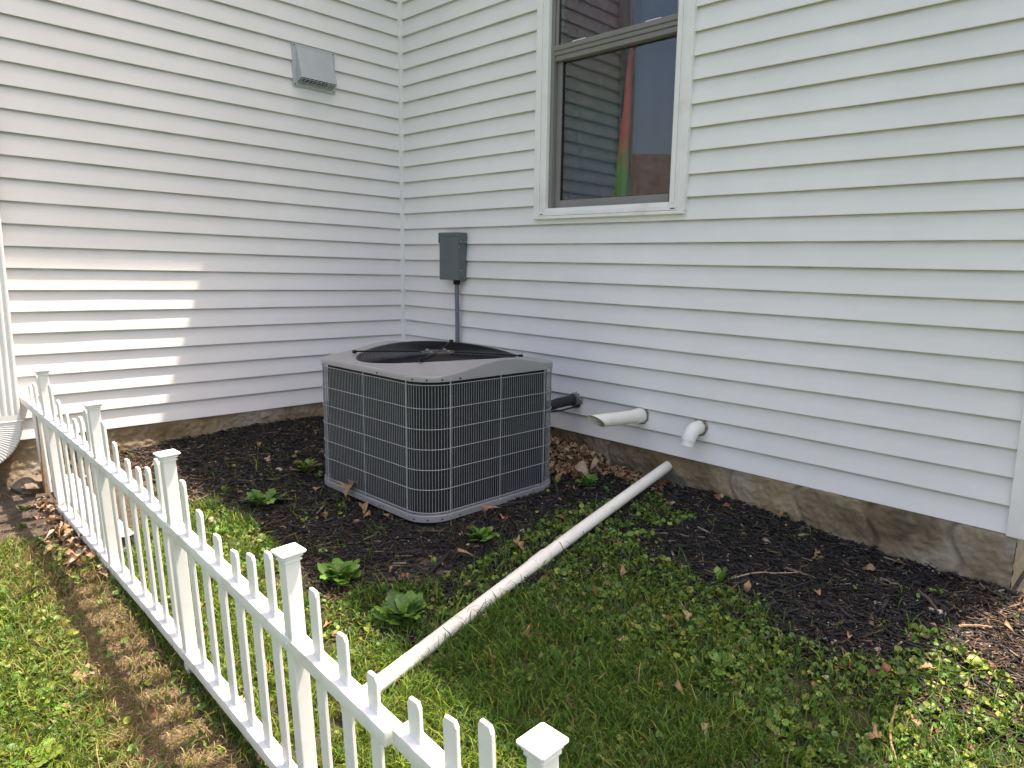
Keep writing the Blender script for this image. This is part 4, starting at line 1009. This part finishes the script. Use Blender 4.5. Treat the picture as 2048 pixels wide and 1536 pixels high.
SPOON = [(0, .10), (.12, .13), (.22, .22), (.3, .52), (.35, .45), (.43, .82), (.48, .74), (.57, 1.02), (.63, .88), (.71, .98), (.77, .76), (.84, .72), (.89, .48), (.95, .36), (1, .05)]
leafm = {}
for nm, P, mat in (('oak', OAK, 'dry'), ('oakp', OAK, 'dry_pale'), ('elm', ELM, 'dry'), ('elmp', ELM, 'dry_pale'), ('elmr', ELM, 'dry_red')):
    leafm[nm] = []
    for s_ in range(3):
        me = outline_leaf(P, 1.0, .42 if 'oak' in nm else .27, .32 + .25 * s_, 10 * s_ + len(nm)); me.materials.append(M[mat]); leafm[nm].append(me)
def dry_leaf(kind, x, y, size, label, rz=None, tilt=(0, 0), lift=.12, group=None):
    o = bpy.data.objects.new("dry_leaf", random.choice(leafm[kind])); col.objects.link(o)
    o.location = Vector((x, y, float(gsurf(x, y)) + lift)) * S; o.scale = (size, size, size)
    o.rotation_euler = (tilt[0] + random.uniform(-.3, .3), tilt[1] + random.uniform(-.3, .3), random.uniform(0, 6.28) if rz is None else rz)
    tag(o, label, "leaf", group or "fallen dry leaves"); return o
dry_leaf('oak', 13.6, -12.25, 1.25, "large tan lobed leaf propped against the left base edge of the cooling unit", 1.9, (0, -.9), .15)
dry_leaf('oak', 25.99, -13.46, .65, "curled tan lobed leaf lying in the lawn right of the drain pipe", .6)
dry_leaf('oak', 24.9, -7.35, .55, "tan lobed leaf among the ground cover just right of the drain pipe's middle", 2.2)
dry_leaf('elm', 19.05, -4.53, .6, "orange brown leaf leaning on the far right base corner of the cooling unit", 1.0, (.2, -1.1), .25)
dry_leaf('elm', 19.6, -9.27, .75, "narrow upright brown leaf in front of the cooling unit's right face", .9, (0, -.8), .1)
dry_leaf('elm', 20.13, -8.86, .55, "small folded tan leaf just right of the narrow upright brown leaf", 2.5)
dry_leaf('elm', 16.2, -12.1, .7, "pinkish brown leaf at the foot of the cooling unit's left face near the front corner", .2)
dry_leaf('elm', 15.3, -12.3, .75, "brown leaf second from the front corner along the cooling unit's left base", 2.9)
dry_leaf('elm', 15.75, -12.7, .5, "short brown leaf a little out from the cooling unit's left base", 1.3)
dry_leaf('elmp', 18.3, -2.79, 1.15, "wide pale leaf at the front of the leaf pile by the right wall", .3, (.1, .1), .35)
dry_leaf('elmp', 18.9, -2.0, .95, "smaller pale leaf behind the wide pale leaf in the leaf pile", 1.3, (.2, 0), .35)
dry_leaf('elmr', 25.53, -.75, .6, "red brown leaf against the foundation right of the drain outlet", 2.6)
dry_leaf('elmr', 25.9, -1.2, .5, "small rusty leaf just in front of the foundation seam", .6)
dry_leaf('elm', 28.29, -.5, .5, "tan leaf fallen at the foot of the foundation's middle stretch", 1.1)
dry_leaf('elm', 33.12, -1.0, .42, "small orange chip of leaf close to the foundation near its outer end", .5)
dry_leaf('elm', 32.06, -4.97, .42, "small orange leaf alone in the middle of the bare black mulch", 2.5)
dry_leaf('elm', 30.17, -6.6, .45, "upright orange brown leaf at the edge of the clover on the right", 1.9, (0, -.9), .15)
dry_leaf('elm', 32.3, -7.5, .5, "long tan leaf between the clover and the right side mulch", 1.2)
dry_leaf('elmr', 10.35, -21.9, .85, "bright red brown leaf on the soil outside the far part of the fence", .4, (.5, 0), .2)
dry_leaf('elm', 11.51, -12.6, .7, "tan leaf on the mulch near the cooling unit's far left corner", 2.4)
dry_leaf('elm', 10.46, -18.3, 1.0, "long tan leaf just inside the fence between second and third posts", .9)
dry_leaf('elm', 6.2, -10.98, .6, "orange leaf on the black mulch between the left wall and the cooling unit", 2.0)
dry_leaf('oak', 21.99, -10.2, .7, "pale brown leaf on the mulch left of the drain pipe's middle", .3)
dry_leaf('elm', 21.33, -12.36, .75, "tan leaf standing on the mulch beside the dusty bare patch", .9, (0, -.7), .1)
dry_leaf('oak', 15.36, -19.06, .8, "tan leaf on the grass seen between pickets right of the third post", 1.1)
dry_leaf('oak', 21.7, -19.63, .8, "tan leaf on the grass seen under the top rail left of the fourth post", 2.1)
dry_leaf('elm', 26.35, -8.79, .6, "small tan leaf among clover midway between pipe and bare mulch", 1.6)
dry_leaf('oak', 35.69, -10.6, .65, "pale lobed leaf in the sunny clover at the lower right", .8)
dry_leaf('oak', 17.4, -23.4, .9, "tan leaf in the grass outside the fence near the front", .8)
dry_leaf('elm', 4.6, -7.2, .5, "small tan leaf on the black mulch close to the left wall", .8)
# leaf litter and the leaf pile: uncountable, one mesh each
def leaf_heap(name, pts, label, mats=('dry', 'dry_pale', 'dry_red')):
    bm = bmesh.new(); pl = [leafm['oak'][0], leafm['oak'][2], leafm['elm'][1], leafm['elm'][2], leafm['elm'][0]]
    Vall = []; Fall = []; mi = []; off = 0
    cache = [(np.array([v.co[:] for v in me.vertices]), [tuple(p.vertices) for p in me.polygons]) for me in pl]
    for (x, y, z, s_) in pts:
        vv, ff = random.choice(cache); R = Matrix.Rotation(random.uniform(0, 6.28), 3, 'Z') @ Matrix.Rotation(random.gauss(0, .5), 3, 'X') @ Matrix.Rotation(random.gauss(0, .5), 3, 'Y')
        vw = (vv * s_) @ np.array(R).T + np.array([x, y, z]) * S; Vall.append(vw); Fall += [tuple(i + off for i in f) for f in ff]
        k = random.choices((0, 1, 2), (.62, .24, .14))[0]; mi += [k] * len(ff); off += len(vv)
    me = bpy.data.meshes.new(name); me.from_pydata(np.concatenate(Vall).tolist(), [], Fall)
    for m_ in mats: me.materials.append(M[m_])
    me.polygons.foreach_set("material_index", mi); me.shade_smooth(); bm.free()
    o = bpy.data.objects.new(name, me); col.objects.link(o); tag(o, label, "leaves", kind='stuff'); return o
pts = []
while len(pts) < 1400:
    x = random.uniform(13, 22.5); y = random.uniform(-3.9, -.1) if x < 19.5 else random.uniform(-1.4, -.1)
    if x < 18.95 and y < -3.6: continue
    hgt = .75 * math.exp(-((x - 16.3) / 2.6) ** 2 - ((y + .9) / 1.7) ** 2)
    if random.random() > .15 + hgt * 1.4: continue
    pts.append((x, y, float(gsurf(x, y)) + random.uniform(0, 1) * hgt + .05, random.uniform(.2, .45)))
leaf_heap("leaf_pile", pts, "heap of dry brown oak leaves between the cooling unit and the right wall")
pts = []
while len(pts) < 330:
    x = random.uniform(.4, 38.5); y = random.uniform(-25.5, -.2)
    if (x < AC['x1'] + .1 and x > AC['x0'] - .1 and y > AC['y0'] - .1 and y < AC['y1'] + .1): continue
    d_ = .22
    if inpoly(np.array([x]), np.array([y]), PG['leafL'])[0]: d_ = 1.0
    elif y > -1.2: d_ = .5
    elif y < -22: d_ = .12
    if random.random() > d_: continue
    pts.append((x, y, float(gsurf(x, y)) + random.uniform(.03, .12), random.uniform(.22, .5)))
for _ in range(150):
    x = random.uniform(2.9, 12.5); y = random.gauss(-21.15, .35); pts.append((x, y, float(gsurf(x, y)) + random.uniform(.03, .25), random.uniform(.25, .55)))
leaf_heap("leaf_litter", pts, "small broken dry leaves scattered over the bed and gathered under the far end of the fence")

# ------------------------------------------------------------------ weeds: rosettes with their own leaves
def wleaf(P, L, W, arch, mat, seed):
    rnd = random.Random(seed); bm = bmesh.new(); mid = []; Lf = []; Rt = []
    for (t, w_) in P:
        z = arch * L * (math.sin(t * math.pi * .75)); x = L * t * (1 - .12 * t)
        mid.append(bm.verts.new((x, 0, z)))
        for lst, sg in ((Lf, 1), (Rt, -1)):
            lst.append([bm.verts.new((x + rnd.uniform(-.02, .02) * L, sg * w_ * W * .5, z + .10 * W * w_)), bm.verts.new((x + rnd.uniform(-.02, .03) * L, sg * w_ * W, z + rnd.uniform(-.12, .10) * W))])
    for i in range(len(P) - 1):
        for lst, sg in ((Lf, 1), (Rt, -1)):
            a_, b_, c_, d_ = mid[i], mid[i + 1], lst[i + 1][0], lst[i][0]; e_, f_ = lst[i + 1][1], lst[i][1]
            bm.faces.new((a_, b_, c_, d_) if sg > 0 else (a_, d_, c_, b_)); bm.faces.new((d_, c_, e_, f_) if sg > 0 else (d_, f_, e_, c_))
    bmesh.ops.scale(bm, vec=(S, S, S), verts=bm.verts)
    me = bpy.data.meshes.new("leaf"); bm.to_mesh(me); bm.free(); me.shade_smooth(); me.materials.append(M[mat]); return me
WL = {}
for nm, P, W, mat in (('broad', SPOON, .23, 'weed'), ('broadd', SPOON, .25, 'weed_dark'), ('tooth', TOOTH, .24, 'weed_dark'), ('toothr', TOOTH, .22, 'weed_red'), ('toothg', TOOTH, .22, 'weed'),
                      ('lance', LANCE, .20, 'weed'), ('lime', SPOON, .30, 'weed_lime'), ('round', ELM, .42, 'weed_lime')):
    WL[nm] = [wleaf(P, 1.0, W, ar, mat, s_) for s_, ar in enumerate((.04, .12, .22))]
def weed(name, x, y, kinds, nleaf, size, label, cat="weed", up=.35, spread=1.0):
    nleaf = int(nleaf * (1.7 if nleaf > 8 else 1.25)); z = float(gsurf(x, y)) + .02; root = empty(name, (x, y, z), label, cat, "weeds in the bed and lawn")
    for i in range(nleaf):
        o = bpy.data.objects.new("leaf", random.choice(WL[random.choice(kinds)])); col.objects.link(o); o.parent = root
        sz = size * .70 * random.uniform(.5, 1.1) * (1 - .35 * i / nleaf); o.scale = (sz, sz, sz)
        el = up * .45 + (i / nleaf) * up * 1.5 + random.uniform(-.12, .15)
        o.rotation_euler = (random.uniform(-.3, .3), -el, i * 2.399 + random.uniform(-.3, .3)); o.location = (random.uniform(-.05, .05) * S * spread, random.uniform(-.05, .05) * S * spread, 0)
    return root
weed("dandelion_plant", 11.1, -14.7, ['tooth', 'toothg'], 22, 1.9, "dark green toothed rosette weed on the mulch between fence and cooling unit")
weed("dandelion_plant", 8.9, -11.7, ['toothr', 'toothr', 'toothg'], 20, 1.8, "reddening ragged rosette weed beside the far left corner of the cooling unit", up=.55)
weed("dandelion_plant", 9.9, -11.6, ['toothg'], 5, .8, "small green leafy weed touching the cooling unit's left base corner")
weed("seedling", 8.29, -15.32, ['toothr', 'lime'], 6, .7, "thin upright seedling with one brown leaf near the third fence post", up=.9)
weed("broadleaf_weed", 20.7, -10.5, ['broad', 'lance'], 22, 1.35, "bright glossy green broadleaf rosette in front of the cooling unit")
weed("broadleaf_weed", 19.0, -15.6, ['broad', 'lance', 'toothg'], 30, 1.75, "large green rosette weed right behind the fourth fence post", up=.5)
weed("broadleaf_weed", 22.6, -15.3, ['broadd', 'broad', 'lance', 'toothg'], 32, 2.0, "biggest broad leaved clump, left of the lower drain pipe", up=.45)
weed("broadleaf_weed", 22.4, -16.4, ['lime'], 6, .75, "yellow green low leaves in front of the biggest broad leaved clump", up=.35)
weed("broadleaf_weed", 20.9, -15.0, ['toothg'], 7, .75, "upright serrated sprout above the biggest broad leaved clump", up=1.0)
weed("seedling", 16.93, -14.93, ['lime', 'lance'], 7, .65, "small pale seedling with oval leaves left of the large rosette", up=.3)
weed("seedling", 13.9, -12.7, ['lime'], 5, .5, "tiny yellow green seedling below the propped tan leaf", up=.5)
weed("seedling", 13.3, -12.1, ['lance'], 4, .45, "tiny green sprout climbing the cooling unit's left base edge", up=1.0)
weed("dandelion_plant", 19.9, -3.3, ['toothg', 'tooth'], 15, 1.35, "feathery green weed between leaf pile and upper drain pipe", up=.7)
weed("dandelion_plant", 21.2, -3.2, ['toothg', 'broadd'], 8, .9, "dark leafy weed tight against the left side of the upper drain pipe", up=.5)
weed("dandelion_plant", 29.15, -6.6, ['toothg'], 5, 1.2, "tall upright serrated green leaf clump at the clover edge", up=1.15)
weed("broadleaf_weed", 31.6, -10.3, ['broad'], 7, 1.3, "flattened broad green leaves in the shaded lawn on the right", up=.2)
weed("broadleaf_weed", 18.9, -23.6, ['broad', 'lime'], 9, 1.0, "low green plantain outside the fence left of the shadow strip", up=.25)
weed("broadleaf_weed", 20.27, -24.6, ['lime', 'broad'], 9, 1.1, "sunny yellow green plantain at the bottom left corner", up=.3)
weed("broadleaf_weed", 16.2, -23.0, ['broad'], 7, .8, "green broadleaf weed in the lawn outside the second fence post", up=.25)
weed("seedling", 30.93, -2.5, ['lance', 'lime'], 6, .5, "tiny grassy seedling on the bare mulch near the foundation", up=.5)
weed("seedling", 34.9, -2.1, ['lance', 'lime'], 8, .6, "small sprawling seedling with pale buds near the outer end of the foundation", up=.3)
weed("seedling", 29.6, -1.6, ['lance'], 6, .5, "thin green sprout in the mulch near the foundation's middle", up=.6)
weed("broadleaf_weed", 27.54, -12.2, ['broad', 'lime'], 5, .7, "light green spade shaped leaves standing in the lawn right of the pipe", up=.9)
weed("seedling", 14.0, -14.3, ['lime', 'lance'], 7, .55, "loose low green seedlings between the dark rosette and the large rosette", up=.3)
weed("seedling", 20.9, -12.9, ['lance', 'lime'], 6, .6, "small upright green weed on the mulch left of the standing tan leaf", up=.9)
weed("seedling", 3.6, -22.0, ['lime', 'lance'], 9, .6, "young green weed on the soil below the downspout", up=.9)
weed("seedling", 5.2, -22.3, ['lime', 'lance'], 8, .55, "second young green weed on the soil, beside the fence's far end", up=.8)
weed("broadleaf_weed", 37.0, -5.6, ['round'], 12, .7, "sunlit yellow green clump of round leaves at the right edge", up=.5)
weed("broadleaf_weed", 35.3, -4.9, ['round', 'lime'], 10, .6, "round leaved clump on the shadow line near the outer corner", up=.5)
weed("dandelion_plant", 12.3, -17.2, ['lance', 'toothg'], 10, .9, "sunlit green weed behind the pickets right of the third post", up=.6)
for i, (x, y) in enumerate(((24.9, -3.2), (25.6, -3.0), (26.3, -2.9), (27.0, -2.7))):
    weed("vine_sprig", x, y, ['broad', 'broadd'], 5, .42, ("first", "second", "third", "fourth")[i] + " sprig, counted from the pipe, of the leafy runner on the black mulch", up=.4)

# ------------------------------------------------------------------ stones and sticks
def stone(x, y, sx, sy, sz, mat, label, lift=0.0, seed=0, name="stone"):
    bm = bmesh.new(); bmesh.ops.create_icosphere(bm, subdivisions=3, radius=1)
    for v in bm.verts:
        d_ = 1 + .6 * mnoise.noise(v.co * 1.2 + Vector((seed * 3.1, 0, 0))) + .22 * mnoise.noise(v.co * 4 + Vector((0, seed, 0)))
        v.co = Vector((v.co.x * sx, v.co.y * sy, max(v.co.z, -.6) * sz)) * d_
        v.co += Vector((x, y, float(gsurf(x, y)) + sz * .35 + lift))
    o = bm_obj(name, bm, M[mat], None, (x, y, float(gsurf(x, y))), smooth=True); tag(o, label, "stone", "stones"); return o
stone(33.67, -3.97, .15, .11, .06, 'stone_l', "flat oval pale stone on the black mulch near the outer corner", seed=1)
stone(33.53, -1.3, .16, .12, .08, 'stone_l', "beige stone near the foundation beside the small orange leaf chip", seed=2)
stone(7.74, -12.48, .26, .14, .07, 'stone_l', "flat grey stone on the mulch between left wall and the dark rosette", seed=3)
stone(21.16, -8.27, .10, .08, .07, 'stone_l', "small white stone left of the drain pipe's middle", seed=4)
stone(21.34, -8.86, .11, .09, .07, 'stone_l', "grey pebble just in front of the small white stone by the pipe", seed=5)
stone(34.57, -6.57, .13, .10, .06, 'stone_l', "white pebble beside the shadow line at the right", seed=6)
stone(35.3, -3.3, .28, .18, .10, 'stone_l', "pale crumbled clump of soil at the end of the bark stick", seed=7)
stone(22.4, -7.4, .07, .06, .05, 'stone_l', "tiny white pebble against the drain pipe", seed=8)
stone(1.3, -21.3, .95, .55, .42, 'stone_d', "large brown fieldstone under the downspout elbow", seed=9)
stone(0.5, -20.6, .6, .5, .35, 'stone_d', "smaller fieldstone behind the large one at the wall foot", seed=12)
def stick(pts, r, mat, label):
    P = [Vector((x, y, float(gsurf(x, y)) + .10 + r)) for x, y in pts]; P = smooth_path(P, 4)
    for p in P[1:-1]: p += Vector((random.gauss(0, .012), random.gauss(0, .012), random.gauss(0, .01)))
    bm = bmesh.new(); tube(bm, P, r, 7, rr=[r * (1 - .5 * i / len(P)) for i in range(len(P))]); o = bm_obj("stick", bm, M[mat], None, (pts[0][0], pts[0][1], float(gsurf(*pts[0]))), smooth=True)
    tag(o, label, "stick", "sticks on the mulch")
stick([(29.3, -5.9), (29.7, -5.2), (30.4, -4.6), (30.9, -4.0)], .030, 'dry_pale', "forked pale twig lying on the bare mulch at the right")
stick([(34.5, -2.6), (35.0, -3.0), (35.4, -3.5)], .07, 'motor', "thick dark bark stick near the outer end of the foundation")
stick([(20.9, -12.2), (21.2, -12.9), (21.4, -13.6)], .075, 'coil', "black bark stick left of the drain pipe beside the dusty patch")
stick([(34.0, -8.4), (34.7, -7.2), (34.5, -6.2)], .028, 'dry_red', "thin reddish stem curving out of the clover at the right")
stick([(15.6, -15.2), (16.3, -14.3), (17.2, -13.4)], .040, 'coil', "long black twig behind the fourth fence post")
stick([(36.1, -3.9), (36.6, -3.5), (36.9, -3.3)], .05, 'wood', "pale splinter of wood in the sunny mulch at the outer corner")
stick([(35.9, -8.9), (36.1, -10.0), (36.7, -11.0)], .045, 'wood', "curved brown bark strip in the sunny clover at the lower right")
